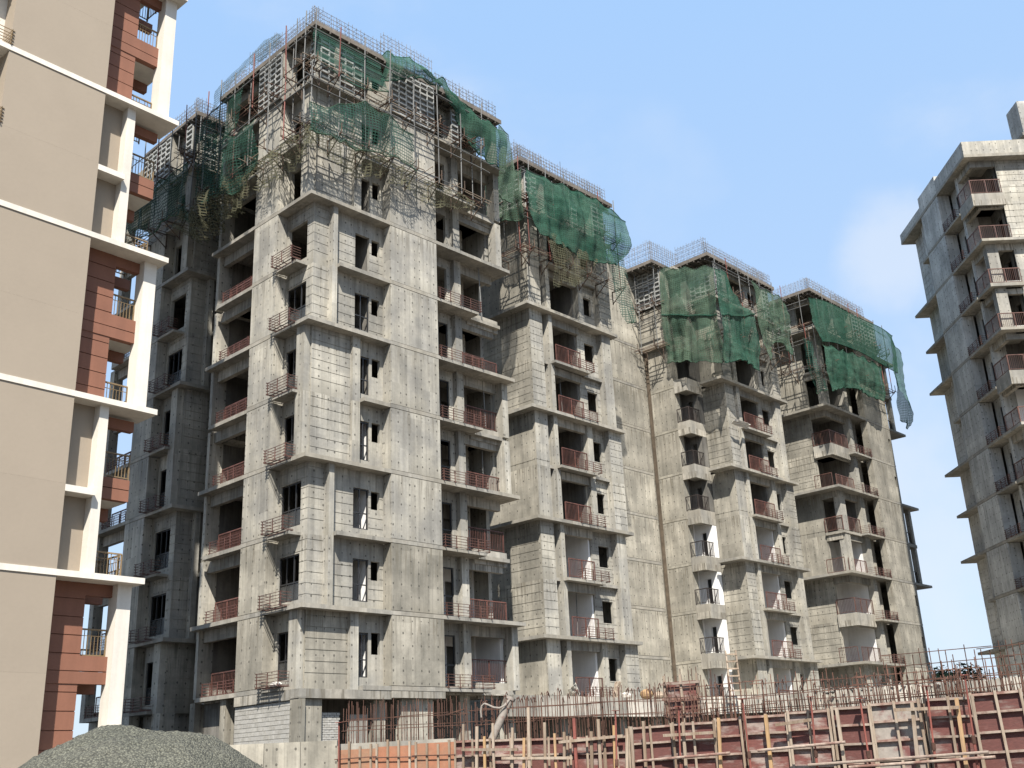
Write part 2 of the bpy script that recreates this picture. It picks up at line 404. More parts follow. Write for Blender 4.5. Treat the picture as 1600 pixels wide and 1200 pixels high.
YAW = R(46.57)
UD = Vector((math.cos(YAW), math.sin(YAW), 0)); VD = Vector((-math.sin(YAW), math.cos(YAW), 0))
A0 = Vector((-8.421, 41.024, 0))
def at(u, v, dz=0.0):
    p = A0 + UD*u + VD*v; return (p.x, p.y, G+dz)
F = lambda k: 4.78+3.0*k                      # soffit of floor k above a tower's foot
T = .17                                       # slab thickness
GR = lambda k: [F(k)+.62+.435*i for i in range(6)]      # cast grooves of a storey

# ------------------------------------------------------------------ small parts of towers
def mk_rail(n, h=1.0, step=.11, post=1.0, ret=0):
    m = MB(); m.bar((0,0,h), (n,0,h), .05); m.bar((0,0,.09), (n,0,.09), .03)
    k = max(1, round(n/post))
    for i in range(k+1): m.bar((n*i/k,0,0), (n*i/k,0,h), .04)
    x = step
    while x < n-.04: m.bar((x,0,.09), (x,0,h), .015); x += step
    return m
def mk_ledge_rail(n, d=.55, h=.52):
    m = MB(); k = max(1, round(n/.62))
    for i in range(k+1):
        x = n*i/k; m.bar((x,0,-.04), (x,0,h), .03); m.bar((x,-.06,-.02), (x,d,-.02), .03)
    for z in (.02, .15, .28, .40, h): m.bar((-.1,0,z), (n+.1,0,z), .021)
    for x in (0, n):
        for z in (.02, .15, .28, .40, h): m.bar((x,-.08,z), (x,d,z), .019)
    for y in (.12, .3, .46): m.bar((0,y,-.03), (n,y,-.03), .03)
    return m
def rail(root, plane, s, d, z, n, m='rail', h=1.0):
    key = ('rail', round(n, 2), m, h)
    loc, rz = ((s, d, z), 0) if plane == 'R' else ((d, s+n, z), -math.pi/2)
    return shared(key, 'balcony_railing', lambda: mk_rail(n, h), M[m], root, loc, rz)
def ledge_rail(root, plane, s, d, z, n, m='rail2', depth=.55):
    key = ('ledge', round(n, 2), m, depth)
    loc, rz = ((s, d, z), 0) if plane == 'R' else ((d, s+n, z), -math.pi/2)
    return shared(key, 'ledge_railing', lambda: mk_ledge_rail(n, depth), M[m], root, loc, rz)
def mk_frame(w, h, mull, trans):
    m = MB(); e = .05
    m.box(0, e, 0, .06, 0, h); m.box(w-e, w, 0, .06, 0, h); m.box(e, w-e, 0, .06, 0, e); m.box(e, w-e, 0, .06, h-e, h)
    for q in mull: m.box(q*w-.022, q*w+.022, .004, .056, e, h-e)
    for q in trans: m.box(e, w-e, -.004, .064, q*h-.022, q*h+.022)
    return m
def window(root, plane, s, d, z, w, h, mull=(.5,), trans=(), glass=None):
    key = ('win', round(w, 2), round(h, 2), mull, trans)
    loc, rz = ((s, d, z), 0) if plane == 'R' else ((d, s+w, z), -math.pi/2)
    f = shared(key, 'window_frame', lambda: mk_frame(w, h, mull, trans), M['frame'], root, loc, rz)
    if glass:
        g0, g1 = glass
        shared(('pane', round(w, 2), round(h, 2), glass), 'window_pane',
               lambda: MB().box(.05, w-.05, .024, .036, h*g0+.05, h*g1-.03), M['glass'], f, (0, 0, 0))
    return f
def wall(root, plane, s0, s1, z0, z1, d0, t, holes=(), grooves=(), m='conc', name='wall', gd=.022):
    return MB().relief(plane, s0, s1, z0, z1, d0, t, holes, grooves, gd=gd).build(name, M[m], root)
def bx(root, name, m, *c): return MB().box(*c).build(name, M[m], root)
def mk_cage(n, h=.9, step=.24, rows=4, depth=.22):
    m = MB(); q = int(n/step); r2 = random.Random(int(n*100))
    for y in (0, depth):
        for i in range(q+1):
            x = n*i/q; m.tube((x, y, 0), (x+r2.uniform(-.03,.03), y+r2.uniform(-.03,.03), h+r2.uniform(-.05,.14)), .011, 4, cap=False)
        for j in range(rows): m.tube((-.05, y, h*(j+.7)/rows), (n+.05, y, h*(j+.7)/rows), .010, 4, cap=False)
    for i in range(0, q+1, 2):
        for j in range(rows): m.tube((n*i/q, 0, h*(j+.7)/rows), (n*i/q, depth, h*(j+.7)/rows), .009, 4, cap=False)
    return m
def cage(root, plane, s, d, z, n, h=.9):
    loc, rz = ((s, d, z), 0) if plane == 'R' else ((d, s+n, z), -math.pi/2)
    return shared(('cage', round(n, 2), h), 'rebar_grid', lambda: mk_cage(n, h), M['rebargrey'], root, loc, rz)
def roof_edge(root, u0, u1, v0, v1, z, cages):
    """roof slab still standing in its edge boards"""
    bx(root, 'roof_slab', 'inner', u0+.06, u1-.06, v0+.06, v1, z, z+.22)  # darkened inner concrete, so the soffit shade is partly painted
    n = int((u1-u0)/2.2)+1
    for i in range(n):
        a = u0+(u1-u0)*i/n; b = u0+(u1-u0)*(i+1)/n-.02
        shared(('edgeR', round(b-a, 3)), 'edge_board', lambda: MB().box(0, b-a, 0, .05, 0, .24), M['edge'], root, (a, v0+rnd.uniform(-.01,.01), z-.03+rnd.uniform(-.015,.015)))
    n = int((v1-v0)/2.2)+1
    for i in range(n):
        a = v0+.06+(v1-v0-.06)*i/n; b = v0+.06+(v1-v0-.06)*(i+1)/n-.02
        shared(('edgeL', round(b-a, 3)), 'edge_board', lambda: MB().box(0, .05, 0, b-a, 0, .24), M['edge'], root, (u0+rnd.uniform(-.01,.01), a, z-.03+rnd.uniform(-.015,.015)))
    m = MB()                                   # joists under the edge
    x = u0+.3
    while x < u1-.2: m.box(x, x+.07, v0+.01, v0+1.1, z-.13, z-.035); x += .55
    m.box(u0+.1, u1-.1, v0+.25, v0+.33, z-.23, z-.135); m.box(u0+.1, u1-.1, v0+.8, v0+.88, z-.23, z-.135)
    y = v0+.55
    while y < v1-.3: m.box(u0+.01, u0+1.1, y, y+.07, z-.13, z-.035); y += .55
    m.build('soffit_joist', M['edge'], root)
    for c in cages: cage(root, *c)

# ------------------------------------------------------------------ tower of the kind nearest the camera
def ledge_box(root, m, *c): return bx(root, 'ledge', m, *c)
def left_unit(root, right, rails_to=6, leftbay=True, topk=10, wing=7.34):
    """corner of two cast walls round a recessed core; storeys go in pairs between projecting slabs"""
    uR = 12.45 if right else wing
    vL = 8.2 if leftbay else 5.6
    for k in range(0, topk+1):
        z = F(k); pair = k % 2 == 1
        if k == topk: break
        if pair:
            bx(root, 'floor_slab', 'slab', -.012, uR, -.012, 4.6 if leftbay == 'open' else vL, z, z+T)
            if leftbay == 'open': bx(root, 'floor_slab', 'slab', -.012, 2.2, 4.601, 8.2, z, z+T-.003)
        else:
            bx(root, 'floor_slab', 'slab', .62, uR-.25, .62, 4.4 if leftbay == 'open' else vL-.25, z, z+T)
            bx(root, 'joint_band', 'slab', -.012, .5, 2.555, 4.47, z, z+T)
            bx(root, 'joint_band', 'slab', 4.45, 7.34, -.012, .5, z, z+T)
        P = ((k+1)//2) % 2 == 1
        zb = z+T if pair else z
        zt = F(k+1)
        zw = z+T
        # the two big cast walls
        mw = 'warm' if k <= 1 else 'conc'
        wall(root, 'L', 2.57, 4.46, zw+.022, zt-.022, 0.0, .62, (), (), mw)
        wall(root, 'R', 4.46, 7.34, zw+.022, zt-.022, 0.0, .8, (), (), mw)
        # core, left face
        gl = GR(k)
        if P:
            wall(root, 'L', .56, 2.57, zb, zt, .55, .16, [(1.02, 2.45, z+.45, z+2.29)], gl if k > 0 else ())
            window(root, 'L', 1.02, .62, z+.45, 1.43, 1.84, (.33, .68), (.4,), (0, .4)) if k <= rails_to-1 else None
            wall(root, 'R', .56, 1.36, zb, zt, .55, .16, (), gl)
            bx(root, 'fin', 'conc', 1.36, 1.62, .22, .8, zb, zt)
            wall(root, 'R', 1.62, 4.46, zb, zt, .57, .16, [(2.86, 3.68, z+.52, z+2.26), (3.8, 4.27, z+1.43, z+2.22)], [g for g in gl if g < z+2.2])
            d0, d1 = 2.86, 3.68
        else:
            wall(root, 'L', .98, 2.57, zb, zt, .56, .16, [(1.45, 2.4, z+.45, z+2.3)], ())
            window(root, 'L', 1.45, .63, z+.45, .95, 1.85, (.5,), (.4,), (0, .4)) if k <= rails_to else None
            bx(root, 'pier', 'conc', .2, .72, .56, 1.12, zb, zt)
            wall(root, 'R', .54, 2.56, zb, zt, .47, .16, (), gl, mw)
            bx(root, 'fin', 'conc', 2.57, 2.98, .3, .74, zb, zt)
            wall(root, 'R', 2.98, 4.46, zb, zt, .57, .16, [(3.16, 3.68, z+.52, z+2.28), (3.83, 4.29, z+1.43, z+2.3)], ())
            d0, d1 = 3.16, 3.68
        if k <= rails_to-1:
            window(root, 'R', d0, .63, z+.52, d1-d0, 1.74, (.45,), (.4,))
        bx(root, 'partition_wall', 'plaster' if k <= 3 else 'inner', 3.72, 3.8, .76, 2.6, zw, zt)
        # ledges for cooling units
        if not pair:
            ledge_box(root, 'slab', -.05, .548, .95, 2.45, z, z+.12)
            ledge_box(root, 'slab', 1.64 if P else 3.0, 4.445, .02, .6, z, z+T)
        if k <= rails_to:
            ledge_rail(root, 'L', .95, -.32, z+T+.01, 1.45, 'rail2', .5)
        # right hand bays
        if right:
            wall(root, 'R', 7.34, 9.16, zw, zt, 1.0, .16, [(7.75, 8.9, z+.3, z+2.5)], ())
            window(root, 'R', 7.75, 1.06, z+.3, 1.15, 2.2, (.5,), (.42,)) if k < 6 else None
            fz = 9.16
            bx(root, 'fin', 'conc', fz, fz+.44, .72, 1.25, zw, zt)
            bx(root, 'beam', 'slab', fz+.44, 12.0, .92, 1.16, z+2.52, zt)
            wall(root, 'R', fz+.44, 12.2, zw, zt, 2.9, .2, [(10.1, 11.0, z+.25, z+2.3)], (), 'plaster' if k <= 1 else 'inner')
            bx(root, 'end_wall', 'plaster' if k <= 0 else 'conc', 12.0, 12.22, 1.9 if P else 1.3, 5, zw, zt)
            if not P or k >= 7: bx(root, 'column', 'conc', 12.02, 12.4, .5, 1.05, zw, zt)
            bx(root, 'wall_pier', 'conc', 11.0, 11.3, 2.3, 2.88, zw, zt)
            if not pair:
                bx(root, 'ledge', 'slab', 7.35, 10.1, 0.0, 1.0, z+.01, z+.15)
                bx(root, 'balcony_upstand', 'slab', 10.1, 12.26, .86, 1.05, z-.18, z+.5)
                bx(root, 'balcony_slab', 'slab', fz+.46, 12.22, 1.05, 3, z, z+T)
            if k <= rails_to-1: rail(root, 'R', 9.65, .95, z+(.5 if not pair else T), 2.5, 'rail')
            if k <= rails_to: ledge_rail(root, 'R', 7.5, -.03, z+T+.02, 2.7, 'rail2', .6)
        # left hand bay
        if leftbay:
            if leftbay != 'open':
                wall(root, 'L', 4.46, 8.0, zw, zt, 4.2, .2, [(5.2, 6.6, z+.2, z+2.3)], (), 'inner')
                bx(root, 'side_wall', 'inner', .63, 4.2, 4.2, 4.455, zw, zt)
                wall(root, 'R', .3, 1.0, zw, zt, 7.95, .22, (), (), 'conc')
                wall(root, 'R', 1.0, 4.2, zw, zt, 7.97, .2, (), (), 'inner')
            else: bx(root, 'column', 'conc', .3, .8, 7.7, 8.15, zw, zt)
            bx(root, 'beam', 'slab', .5, .74, 4.48, 7.94, z+2.5, zt)
            if not pair:
                bx(root, 'balcony_slab', 'slab', .06, 4.2 if leftbay != 'open' else 2.2, 4.48, 7.62, z, z+T)
                if k in (4, 0): bx(root, 'balcony_upstand', 'slab', .9, 2.0, 7.0, 8.4, z-.45, z+.5)
            if k <= rails_to:
                rail(root, 'L', 4.6, .75, z+T, 2.9, 'rail')
                ledge_rail(root, 'L', 4.75, .12, z+T+.02, 2.4, 'rail', .5)
        # rooms behind
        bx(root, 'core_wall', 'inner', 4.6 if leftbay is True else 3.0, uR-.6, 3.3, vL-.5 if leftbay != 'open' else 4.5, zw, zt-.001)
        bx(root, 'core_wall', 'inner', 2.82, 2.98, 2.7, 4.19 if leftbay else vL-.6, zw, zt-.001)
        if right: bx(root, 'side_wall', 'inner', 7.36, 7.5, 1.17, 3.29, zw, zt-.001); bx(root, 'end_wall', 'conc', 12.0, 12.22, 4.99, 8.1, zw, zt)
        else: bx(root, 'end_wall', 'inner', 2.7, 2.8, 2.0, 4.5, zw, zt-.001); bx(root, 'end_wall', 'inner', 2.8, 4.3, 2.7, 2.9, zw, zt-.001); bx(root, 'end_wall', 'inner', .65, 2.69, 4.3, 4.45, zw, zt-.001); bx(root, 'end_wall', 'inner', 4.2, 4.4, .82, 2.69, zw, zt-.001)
    return uR, vL

def base_A(root):
    z1 = F(0)
    # stilt storey: corner column, block walls, the cut-off big wall
    bx(root, 'column', 'warm', .3, 1.17, .2, 1.0, -1, z1-.36)
    bx(root, 'column', 'warm', .02, .285, .02, .62, -1, z1-.36)
    bx(root, 'beam', 'slab', .0, 4.45, .04, .6, z1-.34, z1)
    bx(root, 'beam', 'slab', -.002, .5, .62, 4.46, z1-.38, z1)
    wall(root, 'R', 4.46, 7.34, z1-.28, z1-.01, 0.0, .8, (), (), 'slab')
    bx(root, 'stub_wall', 'warm', 5.2, 6.9, .3, .7, -1, z1-.3)
    bx(root, 'column', 'warm', 3.9, 4.5, .5, 1.1, -1, z1-.3)
    bx(root, 'basement_wall', 'inner', .9, 12, 4.2, 4.4, -1, z1)
    bx(root, 'basement_wall', 'inner', .62, .8, .65, 8, -1, z1)
    bx(root, 'floor_slab', 'slab', .5, 12.2, .6, 8, z1-.06, z1-.002)
    for v in (5.4, 7.8): bx(root, 'column', 'warm', .2, .75, v, v+.4, -1, z1)
    bx(root, 'column', 'warm', 9.0, 9.6, .9, 1.4, -1, z1); bx(root, 'column', 'warm', 11.9, 12.4, .9, 1.4, -1, z1)
    # block infill, one block at a time
    bx(root, 'mortar_bed', 'mortar', .085, .3, .66, 4.5, -1, z1-.39)
    h, w = .165, .40
    n = 0
    for r in range(11):
        zb = z1-.40-(r+1)*h
        y = .66-(r % 2)*.2
        while y < 4.46:
            a, b = max(y, .64), min(y+w-.014, 4.46)
            if b-a > .08 and n < 150:
                shared(('blk', round(b-a, 3)), 'block', lambda: MB().box(0, .2, 0, b-a, 0, h-.016), M['brick'], root,
                       (.058+rnd.uniform(0, .014), a, zb), 0); n += 1
            y += w
    bx(root, 'mortar_bed', 'mortar', 1.18, 2.2, .47, .66, -1, z1-.83)
    n = 0
    for r in range(26):
        zb = z1-.84-(r+1)*.088
        x = 1.18-(r % 2)*.11
        while x < 2.18:
            a, b = max(x, 1.18), min(x+.2, 2.2)
            if b-a > .05 and n < 140 and zb > .3:
                shared(('brk', round(b-a, 3)), 'brick', lambda: MB().box(0, b-a, 0, .16, 0, .073), M['brick'], root,
                       (a, .43+rnd.uniform(0, .02), zb), 0); n += 1
            x += .22
    bx(root, 'stub_wall', 'slab', 2.75, 3.6, .5, .7, -1, z1-.9)

tA = thing('apartment_tower', 'tall raw concrete tower in the middle, the highest roofline and nearest unfinished block', 'tower', at(0, 0), YAW, 'unfinished concrete towers')
left_unit(tA, True); base_A(tA)
roof_edge(tA, -.05, 12.3, -.05, 8.3, F(10), [('R', .0, .1, F(10)+.22, 4.2), ('R', 4.3, .25, F(10)+.22, 3.2, 1.7), ('R', 7.6, .1, F(10)+.22, 4.4), ('L', .2, .1, F(10)+.22, 3.4), ('L', 3.7, .3, F(10)+.22, 2.4, 1.6), ('L', 6.2, .1, F(10)+.22, 2)])
tZ = thing('apartment_tower', 'dark concrete tower standing in the shade between the beige building and the tallest tower', 'tower', at(-.41, 9.75, -.26), YAW, 'unfinished concrete towers')
def left_unit_Z(root):
    global F
    F0 = F
    left_unit(root, False, 7, False)
    for k in range(10): pass
# the shaded tower has its storey pairs the other way round
_F = F
def build_Z(root):
    for o in []: pass
    left_unit(root, False, 6, 'open', 10, 4.44)
build_Z(tZ)
bx(tZ, 'base_wall', 'conc', .7, 6.5, .7, 5, -1, F(0))
bx(tZ, 'column', 'conc', .2, .9, .2, .9, -1, F(0)); bx(tZ, 'base_wall', 'conc', 0, .5, 2.57, 5.5, -1, F(0))
roof_edge(tZ, -.05, 5, -.05, 5.6, F(10), [('R', .0, .1, F(10)+.22, 4.2), ('L', .2, .1, F(10)+.22, 3.4), ('R', 1.5, 2.0, F(10)+.22, 2.4, 1.7)])
def copy_parts(src, dst):
    for c in list(src.children):
        d = c.copy(); COL.objects.link(d); d.parent = dst
        for g in list(c.children):
            e = g.copy(); COL.objects.link(e); e.parent = d

# ------------------------------------------------------------------ second and third towers of the row
def mid_tower(root, cw, blk, fin0, fin1, ow, wx0, wx1, p0, p1, sx, white_to, side):
    """cw: plane of the left wall, ow: end of the balcony opening, p0..p1: end pier, sx: slab end"""
    vb = 5.0
    for k in range(10):
        z = F(k); pair = k % 2 == 1; zt = F(k+1); odd = ((k+1)//2) % 2 == 1
        zw = z+T; zb = zw if pair else z
        vl = 7.6 if side == 'B' else 2.22
        if pair:
            bx(root, 'floor_slab', 'slab', 0, sx, 0, 1.78 if side == 'C' else 7.6, z, z+T)
            if side == 'C': bx(root, 'floor_slab', 'slab', cw+.3, sx, 1.78, 7.6, z, z+T-.002)
        else: bx(root, 'floor_slab', 'slab', cw+.08, p1-.1, .48, 7.6, z, z+T)
        g = GR(k)
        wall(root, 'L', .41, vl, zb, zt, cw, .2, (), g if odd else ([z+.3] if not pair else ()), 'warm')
        wall(root, 'R', cw+.001, blk, zb, zt, .4, .2, (), g if odd else ([z+.3] if not pair else ()), 'conc')
        wall(root, 'R', blk-.2, fin0, zb, zt, 1.15, .16, (), ())
        bx(root, 'fin', 'conc', fin0, fin1, .3 if pair or not odd else .28, 1.3, zb, zt)
        bx(root, 'beam', 'slab', fin1, ow, .55, .8, z+2.55, zt)
        wh = 'plaster' if k <= white_to else 'inner'
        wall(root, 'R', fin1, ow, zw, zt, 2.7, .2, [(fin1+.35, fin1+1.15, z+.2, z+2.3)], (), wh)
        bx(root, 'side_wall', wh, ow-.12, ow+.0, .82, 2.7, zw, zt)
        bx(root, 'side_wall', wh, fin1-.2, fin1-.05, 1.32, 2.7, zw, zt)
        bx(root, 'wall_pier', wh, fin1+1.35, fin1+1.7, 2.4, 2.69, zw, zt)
        wall(root, 'R', ow, p0, zb, zt, .72, .16, [(wx0, wx1, z+1.12, z+2.28)], g, 'conc')
        if not odd: bx(root, 'fin', 'conc', ow+.02, ow+.46, .42, .74, zb, zt)
        wall(root, 'R', p0, p1 if odd else p1+.3, zb, zt, .3, .7, (), g if not odd else (), 'conc')
        if not pair: bx(root, 'balcony_slab', 'slab', fin0+.05, ow+.15, -.02, .6, z, z+.14)
        if k <= 6:
            rail(root, 'R', fin1+.04, .14, z+T, ow-fin1-.55, 'rail')
            ledge_rail(root, 'R', fin1+1.1, -.04, z+T+.02, 1.95, 'rail2', .5)
        bx(root, 'core_wall', 'inner', cw+1.8, p1-.4, 3.2, 7.5, zw, zt-.001)
        bx(root, 'end_wall', 'conc', p1-.25, p1-.02, 1.01, 7.55, zw, zt-.001)
        bx(root, 'core_wall', 'inner', cw+.2, cw+1.79, 2.9, 3.1, zw, zt-.001)
        if side == 'B':
            wall(root, 'R', 7.5, 17.05, zw+.025, zt-.025, 4.9, .4, (), (), 'warm', 'rear_wall')
            bx(root, 'joint_band', 'slab', 7.5, 17.05, 4.885, 5.3, z, z+T)
        else:
            wall(root, 'L', 3.22, 6.2, zw+.01, zt-.03, -.86, .6, (), (), 'warm', 'rear_wall')
            bx(root, 'joint_band', 'warm', -.87, -.2, 3.22, 6.2, z, z+T-.002)
            # small corner balcony
            bx(root, 'balcony_parapet', 'slab', -.84, -.68, 2.22, 3.215, z-.42, z+.48)
            bx(root, 'balcony_parapet', 'slab', -.678, cw-.01, 2.22, 2.36, z-.42, z+.48)
            bx(root, 'balcony_slab', 'slab', -.676, 2.0, 2.362, 3.6, z, z+T-.004)
            if k <= 6:
                rail(root, 'L', 2.27, -.78, z+.48, .93, 'darkrail', .95); rail(root, 'R', -.74, 2.3, z+.48, 1.55, 'darkrail', .95)
            wall(root, 'L', 2.365, 5.0, zw, zt, .5, .2, [(2.75, 3.15, z+.3, z+2.2)], (), wh)
            bx(root, 'balcony_soffit', 'slab', -.66, .48, 2.4, 3.2, zt-.3, zt-.12)
            bx(root, 'side_wall', wh, -.25, .49, 3.6, 3.75, zw, zt)
            bx(root, 'side_wall', wh, .5, cw-.012, 2.23, 2.36, z+.49, zt-.43)
    # stilt storey
    z1 = F(0)
    wall(root, 'L', .41, 7.6 if side == 'B' else 2.2, -1, z1-.002, cw, .2, (), (), 'warm')
    wall(root, 'R', cw+.001, blk, -1, z1-.002, .4, .2, (), (), 'warm')
    wall(root, 'R', p0, p1, -1, z1-.002, .3, .6, (), [z1-.5-.43*i for i in range(6)], 'conc')
    bx(root, 'base_wall', 'conc', fin1, p0, 2.6, 2.8, -1, z1)
    if side == 'B': wall(root, 'R', 7.5, 17.05, -1, z1, 4.9, .4, (), (), 'warm')
    else: wall(root, 'L', 3.22, 6.2, -1, z1, -.86, .6, (), (), 'warm')

tB = thing('apartment_tower', 'second concrete tower of the row, draped with the large green net under its roof', 'tower', at(15.49, 1.66, -.17), YAW, 'unfinished concrete towers')
mid_tower(tB, .58, 1.6, 2.0, 2.3, 4.92, 5.55, 6.45, 6.7, 7.5, 7.9, 2, 'B')
roof_edge(tB, -.05, 8.4, -.05, 7.6, F(10), [('R', .0, .1, F(10)+.22, 4.2), ('R', 4.3, .1, F(10)+.22, 3.6), ('L', .2, .1, F(10)+.22, 3.4), ('R', .1, .5, F(10)+.24, 2.4, 1.3), ('R', 6.4, .5, F(10)+.24, 1.6, 1.3)])
tC = thing('apartment_tower', 'third concrete tower of the row, small stacked corner balconies down its left side', 'tower', at(33.55, 1.15, -.5), YAW, 'unfinished concrete towers')
mid_tower(tC, .95, 2.0, 2.2, 2.52, 5.5, 6.0, 7.0, 7.2, 7.85, 8.45, 3, 'C')
roof_edge(tC, -.05, 8.7, -.05, 3.0, F(10)+.0, [('R', .0, .1, F(10)+.22, 4.2), ('R', 4.3, .1, F(10)+.22, 4.2), ('L', .2, .1, F(10)+.22, 2.4, 1.3), ('R', 7.0, .6, F(10)+.24, 1.6, 1.3)])
roof_edge(tC, -2.3, 6.0, 3.05, 8.0, F(10)-.1, [('R', -2.2, 3.1, F(10)+.12, 3.2, 1.5), ('L', 3.2, -2.2, F(10)+.12, 4.4, 1.5)])
# topmost storeys of its left wing project beyond the wall below
for k in (8, 9): wall(tC, 'L', 3.22, 8.0, F(k)+T, F(k+1), -1.2, .33, (), GR(k), 'warm', 'rear_wall')

# rust stained movement joint in the corner between the second and third towers
bx(tC, 'joint_strip', 'bark', -.94, -.872, 5.12, 5.36, 0, F(8))
# ------------------------------------------------------------------ fourth tower
tD = thing('apartment_tower', 'fourth concrete tower of the row, corner balconies and a blank side wall, lowest roofline', 'tower', at(44.08, -.75, -.65), YAW, 'unfinished concrete towers')
def tower_D(root):
    for k in range(10):
        z = F(k); pair = k % 2 == 1; zt = F(k+1); odd = ((k+1)//2) % 2 == 1
        zw = z+T; zb = zw if pair else z; wh = 'plaster' if k <= 3 else 'inner'
        if pair: bx(root, 'floor_slab', 'slab', 0, 12.75 if k > 1 else 10, -.012, 9, z, z+T)
        else:
            bx(root, 'floor_slab', 'slab', 1.1, 9.7, .95, 9, z, z+T)
            bx(root, 'joint_band', 'slab', 6.02, 9.9, -.012, .4, z, z+T)
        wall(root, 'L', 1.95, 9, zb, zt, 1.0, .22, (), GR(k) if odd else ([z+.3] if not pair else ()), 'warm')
        wall(root, 'R', 6.0, 9.9, zw+.02, zt-.025, 0.0, .5, [(9.35, 9.7, z+1.4, z+2.2)] if odd else (), (), 'warm')
        bx(root, 'side_wall', 'warm', 9.5, 9.895, .501, 9, zw, zt)
        bx(root, 'fin', 'conc', 4.0, 4.55, .5, .95, zb, zt)
        bx(root, 'side_wall', wh, 4.0, 4.2, .951, 3.0, zw, zt)
        wall(root, 'R', 1.2, 4.0, zw, zt, 2.95, .2, [(1.6, 2.5, z+.2, z+2.25)], (), wh)
        wall(root, 'R', 4.55, 6.0, zb, zt, .95, .16, [(4.85, 5.6, z+.35, z+2.35)], ())
        if k <= 6: window(root, 'R', 4.85, 1.0, z+.35, .75, 2.0, (.5,), (.42,))
        bx(root, 'beam', 'slab', .95, 1.2, .7, 1.95, z+2.55, zt); bx(root, 'beam', 'slab', 1.2, 4.0, .7, .95, z+2.55, zt)
        if not odd: bx(root, 'column', 'conc', 1.0, 1.7, .55, 1.05, zw, zt)
        if not pair:
            par = .45 if odd else .12
            bx(root, 'balcony_parapet', 'slab', .85, 1.0, .5, 1.95, z-.4 if odd else z-.05, z+par)
            bx(root, 'balcony_parapet', 'slab', 1.0, 3.5, .5, .65, z-.4 if odd else z-.05, z+par)
            bx(root, 'balcony_slab', 'slab', 1.001, 4.0, .651, 3, z, z+T-.003)
            bx(root, 'ledge', 'slab', 3.35, 5.97, .0, .948, z, z+.14)
        zr = z+(.45 if (odd and not pair) else T)
        if k <= 6:
            o = .92 if not pair else .35
            rail(root, 'L', .58, o, zr, 1.35, 'rail2'); rail(root, 'R', .95, .58, zr, 2.6, 'rail2')
            ledge_rail(root, 'R', 3.6, -.03, z+T+.02, 2.3, 'rail2', .6)
        if not odd and k > 1:
            bx(root, 'column', 'conc', 11.6, 11.95, .35, .7, zw, zt)
            if not pair: bx(root, 'ledge', 'slab', 9.9, 12.0, .3, 2.5, z, z+.25)
            rail(root, 'R', 9.95, .5, z+.25, 1.6, 'darkrail', .9)
        elif k > 1 and k < 8:
            wall(root, 'R', 9.9, 10.6, zw, zt, 1.2, .3, (), (), 'conc')
        bx(root, 'core_wall', 'inner', 4.3, 9.4, 3.3, 8.8, zw, zt-.001)
        bx(root, 'core_wall', 'inner', 2.0, 4.1, 3.6, 8.8, zw, zt-.001)
    z1 = F(0)
    wall(root, 'L', 1.95, 9, -1, z1-.002, 1.0, .22, (), (), 'warm')
    wall(root, 'R', 6.0, 9.9, -1, z1-.002, 0.0, .5, (), (), 'warm')
    bx(root, 'column', 'conc', 2.9, 3.5, .6, 1.2, -1, z1); bx(root, 'base_wall', 'conc', 1.2, 6, 2.6, 2.8, -1, z1)
    bx(root, 'column', 'conc', 5.2, 5.9, .8, 1.2, -1, z1)
tower_D(tD)
roof_edge(tD, -.05, 10.1, -.05, 9, F(10), [('R', .0, .1, F(10)+.22, 4.4), ('R', 4.5, .1, F(10)+.22, 4.4), ('L', .2, .1, F(10)+.22, 4.4), ('L', 4.6, .1, F(10)+.22, 4.0), ('R', 5.6, .7, F(10)+.24, 3.2, 1.35)])

